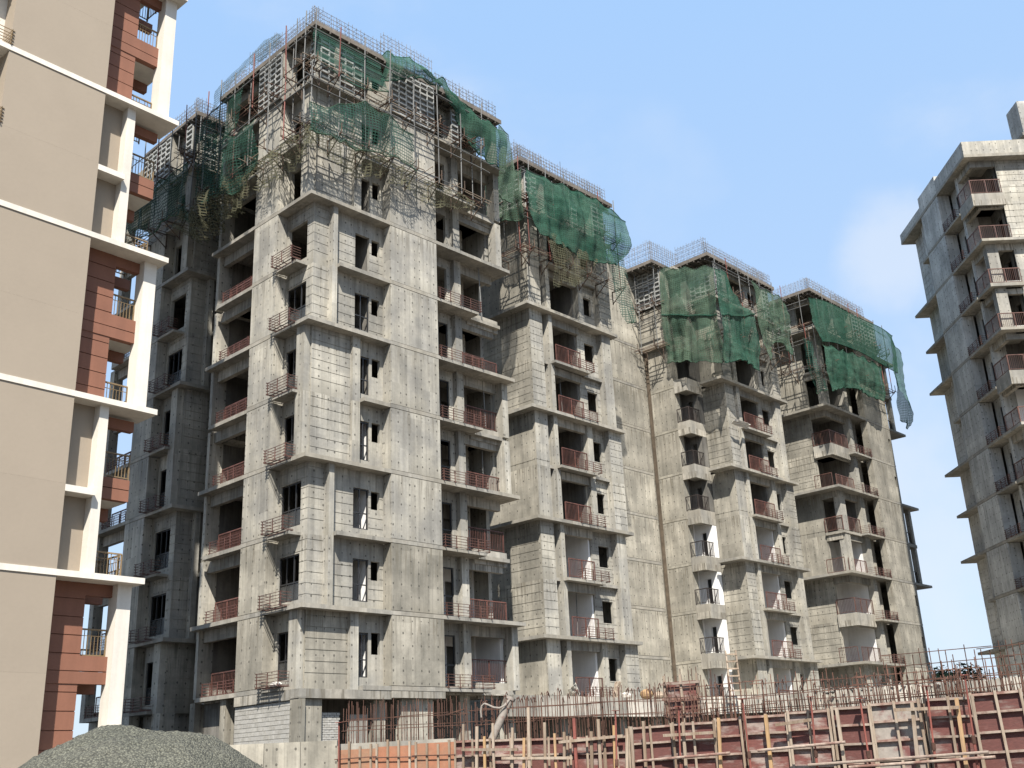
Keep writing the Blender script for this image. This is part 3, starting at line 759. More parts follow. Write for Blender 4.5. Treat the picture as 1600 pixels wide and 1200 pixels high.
# ------------------------------------------------------------------ tower at the right edge
tE = thing('apartment_tower', 'finished height concrete tower at the right edge, its left face in shade, no nets', 'tower', (29.68, 59.85, G-.5), 0, 'unfinished concrete towers')
def tower_E(root):
    m = 'grey'  # lightened concrete, makes up for the unlit left face
    for k in range(11):
        z = F(k); pair = k % 2 == 1; zt = F(k+1); odd = ((k+1)//2) % 2 == 1
        zw = z+T; zb = zw if pair else z; wh = 'plaster' if k <= 5 else 'inner'
        if pair: bx(root, 'floor_slab', 'slab', 0, 14, 0, 12.2, z, z+T)
        else:
            bx(root, 'floor_slab', 'slab', .95, 13.6, .7, 11.6, z, z+T)
            bx(root, 'joint_band', 'slab', -.012, .4, 4.9, 8.0, z, z+T)
        wall(root, 'L', 4.9, 8.0, zw+.02, zt-.025, 0.0, .8, (), (), m)
        # far bay
        if odd:
            wall(root, 'L', 8.0, 9.2, zb, zt, .9, .2, [(8.15, 9.05, z+.5, z+2.3)], (), m)
            bx(root, 'fin', m, .5, 1.1, 9.2, 9.5, zb, zt)
            wall(root, 'L', 9.5, 11.7, zb, zt, .85, .2, (), GR(k), m)
        else:
            wall(root, 'L', 8.0, 11.7, zb, zt, .85, .2, [(8.3, 9.2, z+.7, z+2.4)], (), m)
        window(root, 'L', 8.3, .95, z+.7, .75, 1.5, (.5,), (), (0, 1))
        if not pair: bx(root, 'ledge', 'slab', .1, .85, 8.0, 11.72 if not odd else 9.4, z, z+T)
        # near bay with ledges for cooling units
        wall(root, 'L', 2.9, 4.9, zb, zt, .95, .2, [(3.2, 4.2, z+.4, z+2.4)], (), m)
        window(root, 'L', 3.2, 1.0, z+.4, 1.0, 2.0, (.5,), (.42,), (0, .42))
        bx(root, 'fin', m, .45, 1.3, 2.55, 2.9, zb, zt)
        if not pair: bx(root, 'ledge', 'slab', .0, .94, 2.2, 4.88, z, z+.14)
        ledge_rail(root, 'L', 2.7, -.04, z+T+.02, 2.0, 'rail2', .6)
        # corner balcony
        bx(root, 'side_wall', wh, .95, 2.2, 2.56, 2.75, zw, zt)
        wall(root, 'L', .7, 2.55, zw, zt, 2.15, .2, [(1.2, 2.0, z+.2, z+2.3)], (), wh)
        bx(root, 'beam', 'slab', .5, .75, .8, 2.54, z+2.55, zt); bx(root, 'beam', 'slab', .5, 2.1, .55, .8, z+2.55, zt)
        if not odd:
            bx(root, 'column', 'conc', .4, 1.1, .5, 1.0, zw, zt)
            bx(root, 'balcony_upstand', m, 1.1, 2.2, .55, .75, z-.1, z+.45)
        if not pair:
            lo, hi = (z-.4, z+.45) if odd else (z-.02, z+.2)
            bx(root, 'balcony_parapet', 'slab', .05, .2, .2, 2.2, lo, hi); bx(root, 'balcony_parapet', 'slab', .2, 2.15, .2, .35, lo, hi)
            bx(root, 'balcony_slab', 'slab', .2, 2.2, .35, 2.6, z, z+T-.003)
        zr = z+(.45 if odd and not pair else T)
        rail(root, 'L', .3, .12, zr, 1.85, 'rail2'); rail(root, 'R', .15, .28, zr, 1.9, 'rail2')
        # front wall
        wall(root, 'R', 2.15, 13, zb, zt, .6, .25, [(5.6, 6.9, z+.9, z+2.3), (9.4, 10.6, z+.9, z+2.3)], GR(k) if odd or k >= 9 else (), 'conc')  # darker concrete than the left face, tones down the sunlit front by colour
        bx(root, 'core_wall', 'inner', 3.0, 13, 3.0, 11.4, zw, zt-.001)
        bx(root, 'core_wall', 'inner', 1.6, 2.9, 3.4, 11.4, zw, zt-.001)
    z = F(11)
    bx(root, 'roof_slab', 'slab', -.02, 14, -.02, 12.2, z, z+.2)
    bx(root, 'parapet', m, 0, .2, .2, 4.85, z+.2, z+1.15); bx(root, 'parapet', 'conc', 0, 14, 0, .2, z+.2, z+1.15)
    bx(root, 'parapet', m, 0, .2, 4.86, 8.0, z+.2, z+1.5); bx(root, 'parapet', m, .2, 1.4, 4.86, 5.0, z+.2, z+1.5); bx(root, 'parapet', m, 0, .2, 8.01, 12.2, z+.2, z+.8)
    # stair head above the roof
    bx(root, 'stair_head_wall', m, 7.3, 12, 5.35, 6.6, z+.2, z+4.5)
    bx(root, 'stair_head_slab', 'slab', 6.85, 12.5, 4.9, 7.0, z+4.5, z+4.72)
    bx(root, 'parapet', m, 7.05, 12.3, 5.1, 6.8, z+4.72, z+7.4)
    z1 = F(0)
    wall(root, 'L', 4.9, 8, -1, z1, 0, .8, (), (), m); wall(root, 'L', 8, 11.7, -1, z1, .85, .2, (), (), m)
    wall(root, 'R', 2.15, 13, -1, z1, .6, .25, (), (), m); bx(root, 'column', m, .4, 1.1, .5, 1, -1, z1)
    wall(root, 'L', .7, 4.9, -1, z1, 1.5, .2, (), (), m)
tower_E(tE)

# ------------------------------------------------------------------ finished beige building, left
tL = thing('apartment_building', 'finished beige and brown apartment building with cream bands filling the left edge', 'building', (-14.678, 33.507, G), R(49.412))
def mk_gold_rail(n):
    m = MB(); m.box(0, n, -.03, .03, .88, .93); m.bar((0,0,.08), (n,0,.08), .035)
    k = max(1, round(n/.9))
    for i in range(k+1): m.bar((n*i/k,0,0), (n*i/k,0,.9), .045)
    x = .12
    while x < n-.05:
        m.bar((x,0,.08), (x,0,.88 if int(x/.12) % 4 else .7), .02); x += .12
    m.bar((0,0,.7), (n,0,.7), .02)
    return m
def grail(root, plane, s, d, z, n):
    loc, rz = ((s, d, z), 0) if plane == 'R' else ((d, s+n, z), -math.pi/2)
    return shared(('gold', round(n, 2)), 'balcony_railing', lambda: mk_gold_rail(n), M['gold'], root, loc, rz)
def building_L(root):
    H = lambda j: 7.99+6*j
    for j in range(-1, 6):
        z = H(j); zt = H(j+1); zm = z+3.0; top = j == 5
        bx(root, 'band_slab', 'cream', -14, 3.06, -.035, 1.35, z, z+.2)
        bx(root, 'floor_slab', 'cream', -14, 2.0, 1.351, 9, z+.02, z+.18)
        zw = z+.2
        for a, b in ((zw, zm), (zm, zt)):
            wall(root, 'R', -3.6, 0.0, a, b-.002 if b == zm else b, 0.0, .75, (), (), 'beige')
        wall(root, 'R', -14, -3.6, zw, zt, .75, .25, [(-5.3, -4.0, zw+.1, zw+2.1), (-5.3, -4.0, zm+.3, zm+2.3)], (), 'cream')
        for zz in (zw+.1, zm+.3): window(root, 'R', -5.3, .85, zz, 1.3, 2.0, (.5,), (), (0, 1))
        for zz in (zw, zm+.02):
            if zz != zw: bx(root, 'ledge', 'cream', -5.6, -3.62, .1, .748, zm-.1, zm+.02)
            shared(('lrail',), 'ledge_railing', lambda: mk_ledge_rail(1.6, .55, .55), M['gold'], root, (-5.2, -.02, zz+.06), 0)
        bx(root, 'room_wall', 'cream', -14, -.5, 1.36, 1.55, zw, zt)
        brown = j % 2 == 1 or j == -1
        if brown:
            gv = [zw+.58*i for i in range(1, 5)] + [zm+.72+.58*i for i in range(0, 4)]
            wall(root, 'R', 0.0, 1.42, zw, zt, .75, .3, (), [g for g in gv if g < zm-.3 or g > zm+.6], 'brown', 'cladding_wall', .045)
            bx(root, 'cladding_band', 'brown', .0, 2.36, .722, .98, zm-.22, zm+.16); bx(root, 'cladding_band', 'brown', .0, 2.36, .722, .98, zm+.19, zm+.66)
            bx(root, 'beam', 'brown', 1.42, 2.36, .76, 1.0, zt-.4, zt)
            bx(root, 'column', 'cream', 2.36, 2.86, .42, .98, zw, zt)
            bx(root, 'balcony_slab', 'cream', 1.4, 2.9, .99, 2.6, zm-.02, zm+.16)
            grail(root, 'R', 1.46, .9, zm+.62, .88); grail(root, 'R', 1.46, .9, zw+.02, .88)
            bx(root, 'side_wall', 'beige', 1.1, 1.4, 1.06, 4.5, zw, zt)
            for zz in (zw, zm+.16): grail(root, 'R', 1.5, 2.5, zz, 1.3)
            bx(root, 'beam', 'brown', 1.41, 2.85, 2.3, 2.55, zt-.4, zt); bx(root, 'beam', 'brown', 1.41, 2.85, 2.3, 2.55, zm-.4, zm-.03)
        else:
            wall(root, 'R', 0.0, 1.4, zw, zm, .6, .3, (), (), 'beige'); wall(root, 'R', 0.0, 1.4, zm, zt, .6, .3, (), (), 'beige')
            bx(root, 'ledge', 'cream', 0.0, 1.05, .0, .598, zm-.24, zm-.02)
            bx(root, 'column', 'cream', 1.05, 1.38, .22, .61, zw, zt)
            bx(root, 'side_wall', 'beige', 1.1, 1.4, .91, 4.5, zw, zt)
            bx(root, 'cladding_band', 'brown', 1.45, 2.72, .88, 1.12, zm-.05, zm+.34); bx(root, 'cladding_band', 'brown', 1.45, 2.72, .88, 1.12, zm+.37, zm+.72)
            bx(root, 'balcony_slab', 'cream', 1.4, 2.74, 1.121, 2.6, zm-.05, zm+.12)
            bx(root, 'beam', 'brown', 1.45, 2.72, .9, 1.15, zt-.5, zt-.12)
            bx(root, 'beam', 'brown', 1.45, 2.72, 2.2, 2.45, zm-.5, zm-.06)
            grail(root, 'R', 1.48, .98, zm+.72, 1.22); grail(root, 'R', 1.48, .98, zw+.02, 1.22)
            for zz in (zw, zm+.16): grail(root, 'R', 1.5, 2.5, zz, 1.2)
            grail(root, 'L', 1.1, 2.68, zw, 1.4)
    z = H(6)
    bx(root, 'roof_slab', 'cream', -14, 3.06, -.03, 9, z, z+.2)
    bx(root, 'parapet', 'cream', -14, 2.6, .3, .5, z+.2, z+1.2); bx(root, 'parapet', 'cream', 2.4, 2.6, .5, 8.5, z+.2, z+1.2)
building_L(tL)

# ------------------------------------------------------------------ ribbed aluminium forms on the topmost storey
def mk_form(w, h):
    m = MB()
    m.box(0, .035, -.075, -.0125, 0, h); m.box(w-.035, w, -.075, -.0125, 0, h)
    n = int(h/.3)
    for i in range(n+1):
        z = min(i*h/n, h-.045); m.box(.036, w-.036, -.10, -.0125, z, z+.09)
    return m
def forms(tower, label, runs):
    """runs: plane, s0, s1, d, z0, z1"""
    t = thing('wall_formwork', label, 'formwork', tower.location, YAW, 'aluminium wall forms still standing on the topmost storeys')
    for plane, s0, s1, d, z0, z1 in runs:
        n = max(1, round((s1-s0)/.48)); w = (s1-s0)/n
        for i in range(n):
            loc, rz = ((s0+i*w, d+rnd.uniform(-.02, 0), z0+rnd.uniform(-.04, .06)), 0) if plane == 'R' else ((d+rnd.uniform(-.02, 0), s0+(i+1)*w, z0+rnd.uniform(-.04, .06)), -math.pi/2)
            shared(('form', round(w-.012, 2), round(z1-z0, 1)), 'form_panel', lambda: mk_form(w-.012, z1-z0), M['alu'], t, loc, rz)
        loc, rz = ((s0, d+.002, z0), 0) if plane == 'R' else ((d+.002, s1, z0), -math.pi/2)
        MB().box(0, s1-s0, -.0125, .008, 0, z1-z0).build('form_back', M['aluback'], t, loc, (0, 0, rz))
    return t
f9 = F(9)+.2; t9 = F(10)-.25
forms(tA, 'ribbed aluminium wall forms round the top storey of the tallest tower', [('L', 2.57, 4.46, -.02, f9, t9), ('L', .6, .95, .5, f9, t9), ('R', .6, 2.5, .42, f9, t9), ('R', 2.6, 3.1, .5, f9, t9), ('R', 4.5, 7.3, -.03, f9, t9), ('R', 7.35, 7.8, .95, f9, t9), ('R', 9.1, 9.6, .65, f9, t9)])
forms(tZ, 'ribbed aluminium wall forms round the top storey of the shaded tower', [('L', 2.57, 5.5, -.02, f9, t9), ('R', .6, 2.4, .42, f9, t9), ('R', 2.5, 3.0, .25, f9, t9), ('L', .6, 1.2, .15, f9, t9)])
forms(tB, 'ribbed aluminium wall forms behind the net on the second tower', [('L', .5, 5, .5, f9, t9), ('R', .6, 1.6, .32, f9, t9), ('R', 5.0, 5.5, .6, f9, t9), ('R', 6.5, 7.6, .22, f9, t9)])
forms(tC, 'ribbed aluminium wall forms behind the net on the third tower', [('L', 3.25, 7.9, -1.22, f9-.1, t9), ('L', .5, 2.2, .9, f9, t9), ('R', 1.0, 2.0, .32, f9, t9), ('R', 7.1, 7.9, .22, f9, t9)])
forms(tD, 'ribbed aluminium wall forms on the left side of the fourth tower top', [('L', 2.4, 8.8, .96, f9, t9), ('R', 6.1, 9.8, -.05, f9, t9)])

bx(tB, 'ledge', 'slab', 7.9, 12.6, 4.0, 4.88, F(8)+.2, F(8)+.36)
forms(tB, 'ribbed wall forms on the recessed rear wing of the second tower', [('R', 8.3, 12.4, 4.84, F(8)+.4, F(9)-.3)])
bx(tB, 'edge_rail', 'rustdark', 8.0, 12.5, 4.02, 4.06, F(8)+.9, F(8)+.95)
# ------------------------------------------------------------------ tube scaffolds and brackets near the roofs
def mk_bracket():
    m = MB(); m.bar((0,0,0), (0,-1.05,0), .05); m.bar((0,0,-.75), (0,-.95,-.03), .04); m.bar((0,0,.05), (0,0,-.8), .05)
    m.bar((0,-1.02,-.02), (0,-1.02,.5), .035); return m
def scaffold(tower, label, front, left, levels, ztop, offs=.82, seed=1, redp=.25, base=0.0):
    t = thing('scaffold', label, 'scaffold', tower.location, YAW, 'tube scaffolds and brackets under the roof edges')
    r = random.Random(seed)
    def pole(p, q, m): shared(('pole', m), 'pole', lambda: MB().tube((0,0,0), (0,0,1), .03, 6), M[m], t, p, 0, (1, 1, 1)).matrix_local
    def stick(p, q, m, rad=.028):
        p, q = Vector(p), Vector(q); d = q-p
        key = ('stick', m, rad)
        if key not in CACHE: CACHE[key] = MB().tube((0,0,0), (0,0,1), rad, 6).mesh('pole', M[m])
        o = bpy.data.objects.new('pole' if abs(d.z) > d.length*.7 else 'ledger', CACHE[key]); COL.objects.link(o); o.parent = t
        o.location = p; o.rotation_mode = 'QUATERNION'; o.rotation_quaternion = d.to_track_quat('Z', 'Y'); o.scale = (1, 1, d.length)
    for plane, rg in (('R', front), ('L', left)):
        if not rg: continue
        P = (lambda s, d, z: (s, d+base, z)) if plane == 'R' else (lambda s, d, z: (d+base, s, z))
        s0, s1 = rg[0], rg[1]; n = max(1, round((s1-s0)/1.45))
        for li, z in enumerate(levels):
            zt = levels[li+1]+.3 if li+1 < len(levels) else ztop
            for i in range(n+1):
                s = s0+(s1-s0)*i/n+r.uniform(-.12, .12)
                m = 'redpole' if r.random() < redp else 'steel'
                stick(P(s, -offs+r.uniform(-.05, .05), z-.2), P(s+r.uniform(-.1, .1), -offs+r.uniform(-.08, .08), min(zt+r.uniform(-.3, .3), ztop)), m)
                loc, rz = ((s+.08, base, z), 0) if plane == 'R' else ((base, s+.08, z), -math.pi/2)
                shared(('bracket',), 'bracket', mk_bracket, M['rustdark'], t, loc, rz)
                if r.random() < .5:
                    q = s+r.uniform(-.5, .5)
                    stick(P(q, .1, z+.15), P(q+r.uniform(-.1, .1), .1, zt-.1), 'steel', .024)
            for q in (.55, .62):
                z2 = z+(zt-z)*q+r.uniform(-.2, .2); a = s0-.5
                while a < s1:
                    b = min(a+r.uniform(2.8, 4.5), s1+.5); stick(P(a, -offs-.04, z2), P(b, -offs-.04, z2+r.uniform(-.12, .12)), 'steel', .024); a = b-.2
                if q == .55 and r.random() < .3: break
            for d in (-.2, -.38, -.56, -.74, -.92):
                a = s0-.6
                while a < s1:
                    b = min(a+r.uniform(1.6, 3.2), s1+.6)
                    if r.random() < .85: stick(P(a, d+r.uniform(-.05, .05), z+.05+r.uniform(0, .06)), P(b, d+r.uniform(-.05, .05), z+.05+r.uniform(0, .09)), r.choice(('rebar', 'timber', 'steel')), .02)
                    a = b-.1
            for i in range(int((s1-s0)*1.2)):
                s = r.uniform(s0-.3, s1+.3)
                stick(P(s, -.05, z+.09), P(s+r.uniform(-.25, .25), -1.15+r.uniform(-.25, .2), z+.07+r.uniform(-.1, .25)), r.choice(('rebar', 'timber', 'rebar')), .018)
    return t
scaffold(tA, 'tube scaffold with rusty brackets round the top of the tallest tower', (-.7, 9.8), (-.5, 8.0), (F(8)-.05, F(9)+.1), F(10)-.05, .9, 3, .3)
scaffold(tZ, 'tube scaffold and messy brackets round the top of the shaded tower', (-.6, 3.0), (-.5, 5.4), (F(8)-.1, F(9)+.1), F(10)-.05, .85, 5, .1)
scaffold(tB, 'tube scaffold behind the big net of the second tower', (-.3, 7.6), (-.5, 3.0), (F(8)-.1, F(9)+.1), F(10)-.1, .75, 7, .35)
scaffold(tC, 'tube scaffold behind the nets of the third tower', (-.3, 8.2), None, (F(8)-.1, F(9)+.1), F(10)-.1, .8, 9, .25)
scaffold(tC, 'tube scaffold on the projecting left flank of the third tower', None, (3.4, 7.8), (F(8)-.15, F(9)+.05), F(10)-.1, .7, 19, .2, -1.2)
scaffold(tD, 'tube scaffold on the left flank and front of the fourth tower', (.2, 9.8), (.4, 6.6), (F(8)-.1, F(9)+.1), F(10)-.1, .8, 13, .2)

# ------------------------------------------------------------------ safety nets
def catmull(a, b, c, d, t):
    return a*(-.5*t+t*t-.5*t**3) + b*(1-2.5*t*t+1.5*t**3) + c*(.5*t+2*t*t-1.5*t**3) + d*(-.5*t*t+.5*t**3)
def interp(row, x):
    n = len(row)-1; i = min(int(x*n), n-1); t = x*n-i
    g = lambda j: row[max(0, min(n, j))]
    return catmull(g(i-1), g(i), g(i+1), g(i+2), t)
def net(tower, m, label, rows, seed=0, nu=44, nv=30, amp=.16, freq=1.0, hem=True, seam=None, sk=1.0):
    rows = [[Vector(p) for p in r] for r in rows]
    cen = sum((p for r in rows for p in r), Vector())/sum(len(r) for r in rows)
    outw = Vector((0, -1, 0)) if all(abs(p.y-rows[0][0].y) < .3 for r in rows for p in r) else Vector((-1, 0, 0))
    side = Vector((1, 0, 0)) if outw.y else Vector((0, 1, 0))
    mb = MB(); g = []
    for j in range(nv+1):
        y = j/nv
        cols = [interp([rows[q][min(i, len(rows[q])-1)] for q in range(len(rows))], y) for i in range(len(rows[0]))]
        line = []
        for i in range(nu+1):
            x = i/nu; p = interp(cols, x)
            s_ = p.dot(side)
            f = noise.noise(Vector((s_*1.9*freq+seed, p.z*.35+seed*3, 0)))*1.3 + .22*noise.noise(Vector((s_*4.6*freq, p.z*.9+seed, 5)))
            sag = noise.noise(Vector((s_*.7, p.z*2.3+seed, 9)))
            p = p + outw*(amp*f*(.35+.65*y)+amp*.35*sag) + Vector((0, 0, .13*noise.noise(Vector((s_*1.3+seed, j*.4, 2)))*(1 if j in (0, nv) else .5)))
            tie = sk*abs(math.sin(math.pi*(s_+seed)/1.55)); p.z -= .26*tie*max(0, 1-y*2.2); p += outw*(.20*tie*math.sin(math.pi*min(1, y*1.3))+.16*math.sin(s_*1.2+p.z*1.5+seed)*y)
            # ragged edges
            if j == nv: p.z += .16*noise.noise(Vector((s_*3.1, seed, 7)))
            if i in (0, nu): p += side*(.12*noise.noise(Vector((seed, p.z*2.2, 3))))
            line.append(p-cen)
        g.append(line)
    for j in range(nv):
        for i in range(nu): mb.quad(g[j][i], g[j][i+1], g[j+1][i+1], g[j+1][i])
    me = mb.mesh('safety_net', M[m], True)
    import bmesh
    b = bmesh.new(); b.from_mesh(me); bmesh.ops.remove_doubles(b, verts=b.verts, dist=1e-5)
    uvl = b.loops.layers.uv[0]
    for f in b.faces:
        for l in f.loops:
            c = l.vert.co; l[uvl].uv = (c.dot(side), c.z)
    b.to_mesh(me); b.free()
    o = bpy.data.objects.new('safety_net', me); COL.objects.link(o)
    c = Matrix.Rotation(YAW, 4, 'Z') @ cen
    o.location = tower.location+c; o.rotation_euler = (0, 0, YAW)
    tag(o, label, 'net', 'green safety nets hung from the towers')
    if hem:                                    # rolled hem rope along the lower edge
        for e, rr in ((nv, .035), (0, .025)): MB().path([g[e][i] for i in range(0, nu+1, 2)], rr, 5).build('hem', M[m if m in ('net',) else 'net2'], o)
    if seam is not None:
        h = MB(); h.path([g[seam][i]+outw*.05 for i in range(0, nu+1, 2)], .06, 6); h.build('rolled_seam', M['net'], o)
    return o
net(tA, 'net', 'dark green net bunched on the roof edge of the tallest tower', [[(3.41,-.7,34.42),(4.02,-.7,34.96),(5.17,-.7,35.2),(6.09,-.7,35.0),(7.21,-.7,34.6)],[(3.53,-.75,33.74),(4.33,-.95,33.95),(5.37,-.9,34.39),(6.22,-.95,34.5),(7.3,-.8,34.5)],[(3.37,-.75,32.9),(4.13,-.8,33.2),(5.16,-.75,33.9),(6.0,-.8,34.1),(7.3,-.75,34.3)]], 1, 40, 18, .3, 1.2)
net(tA, 'net', 'green net hanging diagonally off the right end of the tallest roof', [[(6.33,-.9,34.37),(7.13,-.9,34.84),(8.21,-.9,34.2),(9.8,-.9,33.76),(11.4,-.9,33.69)],[(7.11,-.9,34.25),(7.97,-.9,33.51),(9.3,-.9,32.96),(10.45,-.9,32.69),(11.45,-.9,32.73)],[(8.17,-.9,33.03),(9.03,-.9,32.07),(9.92,-.9,31.5),(10.7,-.9,31.25),(11.56,-.9,31.33)]], 2, 44, 26, .22)
net(tA, 'net2', 'dark narrow net down the right end of the tallest tower', [[(11.13,-.9,33.97),(11.9,-.9,33.69)],[(10.99,-.9,32.1),(11.92,-.9,32.32)],[(11.07,-.9,30.98),(12.08,-.9,30.92)],[(11.26,-.9,29.6),(12.13,-.9,29.4)]], 3, 14, 26, .2)
net(tA, 'netthin', 'thin see-through green net across the front of the tallest tower', [[(-.9,-.98,29.62),(.3,-.98,30.01),(1.92,-.98,31.01),(3.44,-.98,31.0),(5.2,-.98,30.6)],[(-.93,-.98,28.6),(.23,-.98,28.9),(1.94,-.98,29.3),(3.44,-.98,29.7),(5.1,-.98,29.2)],[(-.97,-.98,28.0),(.35,-.98,28.3),(2.12,-.98,28.45),(3.82,-.98,28.65),(5.2,-.98,28.5)]], 4, 44, 20, .12)
net(tA, 'netold', 'frayed olive catch net along the front brackets of the tallest tower', [[(-1.0,-.35,28.9),(1.5,-.35,28.95),(4,-.35,28.95),(6.5,-.35,28.95),(9.4,-.35,28.95)],[(-1.1,-.6,28.45),(1.5,-.6,28.4),(4,-.6,28.4),(6.5,-.6,28.45),(9.4,-.6,28.5)],[(-1.0,-.5,27.5),(1.5,-.5,27.3),(4,-.5,27.6),(6.5,-.5,27.5),(9.4,-.5,28.0)]], 5, 80, 14, .35, 2.0, False)
net(tA, 'netold', 'frayed olive catch net along the left brackets of the tallest tower', [[(-.35,-1,28.95),(-.35,2,28.95),(-.35,5,28.9),(-.35,8,28.95)],[(-.6,-1,28.5),(-.6,2,28.4),(-.6,5,28.4),(-.6,8,28.5)],[(-.5,-1,27.6),(-.5,2,27.2),(-.5,5,27.0),(-.5,8,27.2)]], 6, 70, 14, .35, 2.0, False)
net(tA, 'netgrey', 'grey blue see-through net strung along the left roof edge of the tallest tower', [[(-.55,7.9,35.0),(-.55,5.2,35.3),(-.55,3.4,35.5),(-.55,2.0,35.2)],[(-.75,7.9,33.6),(-.75,5.2,34.2),(-.75,3.4,34.3),(-.75,2.0,34.6)]], 7, 30, 12, .02, 1, False, None, .15)
net(tA, 'netthin', 'thin dark green net on the left flank of the tallest tower', [[(-.95,7.9,31.6),(-.95,6.45,31.32),(-.95,4.68,30.9),(-.95,3.32,31.0)],[(-.95,7.9,29.5),(-.95,6.56,29.39),(-.95,4.81,29.3),(-.95,3.19,29.6)],[(-.95,7.9,28.2),(-.95,6.12,27.9),(-.95,4.59,27.8),(-.95,3.09,28.4)]], 8, 40, 24, .22)
net(tA, 'netthin', 'thin teal veil under the front roof corner of the tallest tower', [[(-.3,-.35,34.3),(1.6,-.35,34.3),(3.6,-.35,34.3)],[(-.5,-.7,33.0),(1.6,-.75,32.8),(3.6,-.7,33.1)],[(-.6,-.85,32.2),(1.6,-.9,31.7),(3.7,-.85,32.4)]], 27, 40, 20, .16)
net(tA, 'netthin', 'see-through green net over the upper left bays of the tallest tower', [[(-.85,8.1,33.4),(-.85,6.4,33.6),(-.85,4.6,33.5)],[(-.9,8.1,32.2),(-.9,6.4,32.2),(-.9,4.6,32.2)],[(-.95,8.1,31.4),(-.95,6.4,31.0),(-.95,4.6,31.2)]], 25, 30, 20, .18)
net(tA, 'netold', 'tangled olive net bundled at the inner corner between the tallest and shaded towers', [[(-.7,8.6,29.6),(-.7,7.0,29.4),(-.7,5.4,29.0)],[(-.9,8.6,28.0),(-.9,7.0,27.9),(-.8,5.4,27.8)],[(-.5,8.6,26.4),(-.5,7.0,26.6),(-.5,5.4,27.0)]], 26, 40, 26, .5, 2.0, False)
net(tZ, 'netthin', 'dark green net over the left flank of the shaded tower', [[(-.9,5.4,31.5),(-.9,2.9,31.4),(-.9,.58,31.3),(-.9,-1.0,31.2)],[(-.9,5.4,30.2),(-.9,2.67,30.1),(-.9,.2,30.0),(-.9,-1.2,30.2)],[(-.9,5.4,28.8),(-.9,2.63,28.6),(-.9,-.05,28.4),(-.9,-1.2,27.7)]], 9, 40, 20, .2)
net(tZ, 'netthin', 'green net on the shaded tower beside the tallest tower', [[(-.6,-.9,33.0),(.84,-.9,33.6),(1.6,-.9,33.2)],[(-.4,-.9,30.13),(.99,-.9,31.28),(1.6,-.9,31.0)],[(-.3,-.9,28.64),(1.14,-.9,28.56),(1.6,-.9,28.6)]], 10, 20, 30, .25)
net(tZ, 'netold', 'tangled olive catch net low on the shaded tower brackets', [[(-.8,-.5,28.9),(1.5,-.5,28.9),(3.2,-.5,28.9)],[(-.8,-.8,28.3),(1.5,-.8,28.2),(3.2,-.8,28.4)],[(-.8,-.6,27.4),(1.5,-.6,27.2),(3.2,-.6,27.6)]], 11, 44, 14, .5, 2.2, False)
net(tB, 'net2', 'green net on the left corner of the second tower', [[(-1.0,1.8,34.3),(-1.0,.43,34.11),(-1.0,-.31,33.72),(-1.0,-1.0,33.4)],[(-1.0,1.9,32.6),(-1.0,.78,32.43),(-1.0,-.21,32.1),(-1.0,-1.05,31.7)],[(-1.0,2.0,31.1),(-1.0,1.07,30.9),(-1.0,-.11,30.4),(-1.0,-1.0,30.3)]], 12, 40, 30, .2)
net(tB, 'net', 'large sagging dark green net across the front of the second tower', [[(-.6,-1.0,33.6),(2.01,-1.0,33.74),(4.02,-1.0,33.91),(6.39,-1.0,33.91),(8.3,-1.0,33.5)],[(-.75,-1.0,31.7),(1.76,-1.15,32.08),(3.85,-1.2,32.22),(5.89,-1.15,32.1),(8.3,-1.0,32.4)],[(-.45,-1.0,30.5),(1.5,-1.2,30.84),(3.72,-1.3,30.81),(5.79,-1.2,31.0),(8.2,-1.0,31.2)],[(.2,-1.0,29.6),(1.96,-1.15,29.5),(3.65,-1.25,29.3),(5.64,-1.15,29.5),(7.4,-1.0,30.2)]], 13, 70, 44, .24)
net(tB, 'netold', 'olive lower net flap hanging below the large net of the second tower', [[(.55,-1.05,30.2),(1.9,-1.05,30.1),(3.58,-1.05,30.15),(5.68,-1.05,30.6)],[(.97,-1.05,28.33),(2.05,-1.05,28.49),(3.16,-1.05,28.65),(4.61,-1.05,28.9)],[(1.19,-1.05,26.66),(1.92,-1.05,26.98),(2.75,-1.05,27.19),(3.76,-1.05,27.82)]], 14, 36, 30, .15, 1, False)
net(tB, 'netthin', 'thin green strip trailing down the right end of the second tower', [[(5.3,-1.0,30.7),(7.6,-1.0,31.0)],[(6.3,-1.0,29.2),(7.9,-1.0,29.3)],[(6.6,-1.0,27.8),(8.3,-1.0,27.9)],[(7.4,-1.0,26.2),(8.2,-1.0,26.4)]], 15, 20, 36, .25)
net(tC, 'net2', 'broad green net over the left corner of the third tower', [[(-1.3,3.05,34.6),(-1.3,1.5,34.1),(-1.3,.22,33.6),(-1.3,-1.2,33.2)],[(-1.35,3.13,32.8),(-1.35,1.65,32.1),(-1.35,.13,31.5),(-1.3,-1.2,31.0)],[(-1.4,3.18,31.0),(-1.4,1.63,30.5),(-1.4,.18,30.0),(-1.3,-1.2,29.6)],[(-1.4,3.18,29.19),(-1.4,1.74,28.73),(-1.4,.25,28.26),(-1.3,-1.2,28.0)],[(-1.4,3.21,27.5),(-1.4,1.83,27.1),(-1.4,.33,26.7),(-1.3,-1.2,26.3)]], 16, 60, 56, .2, 1, True, 29)
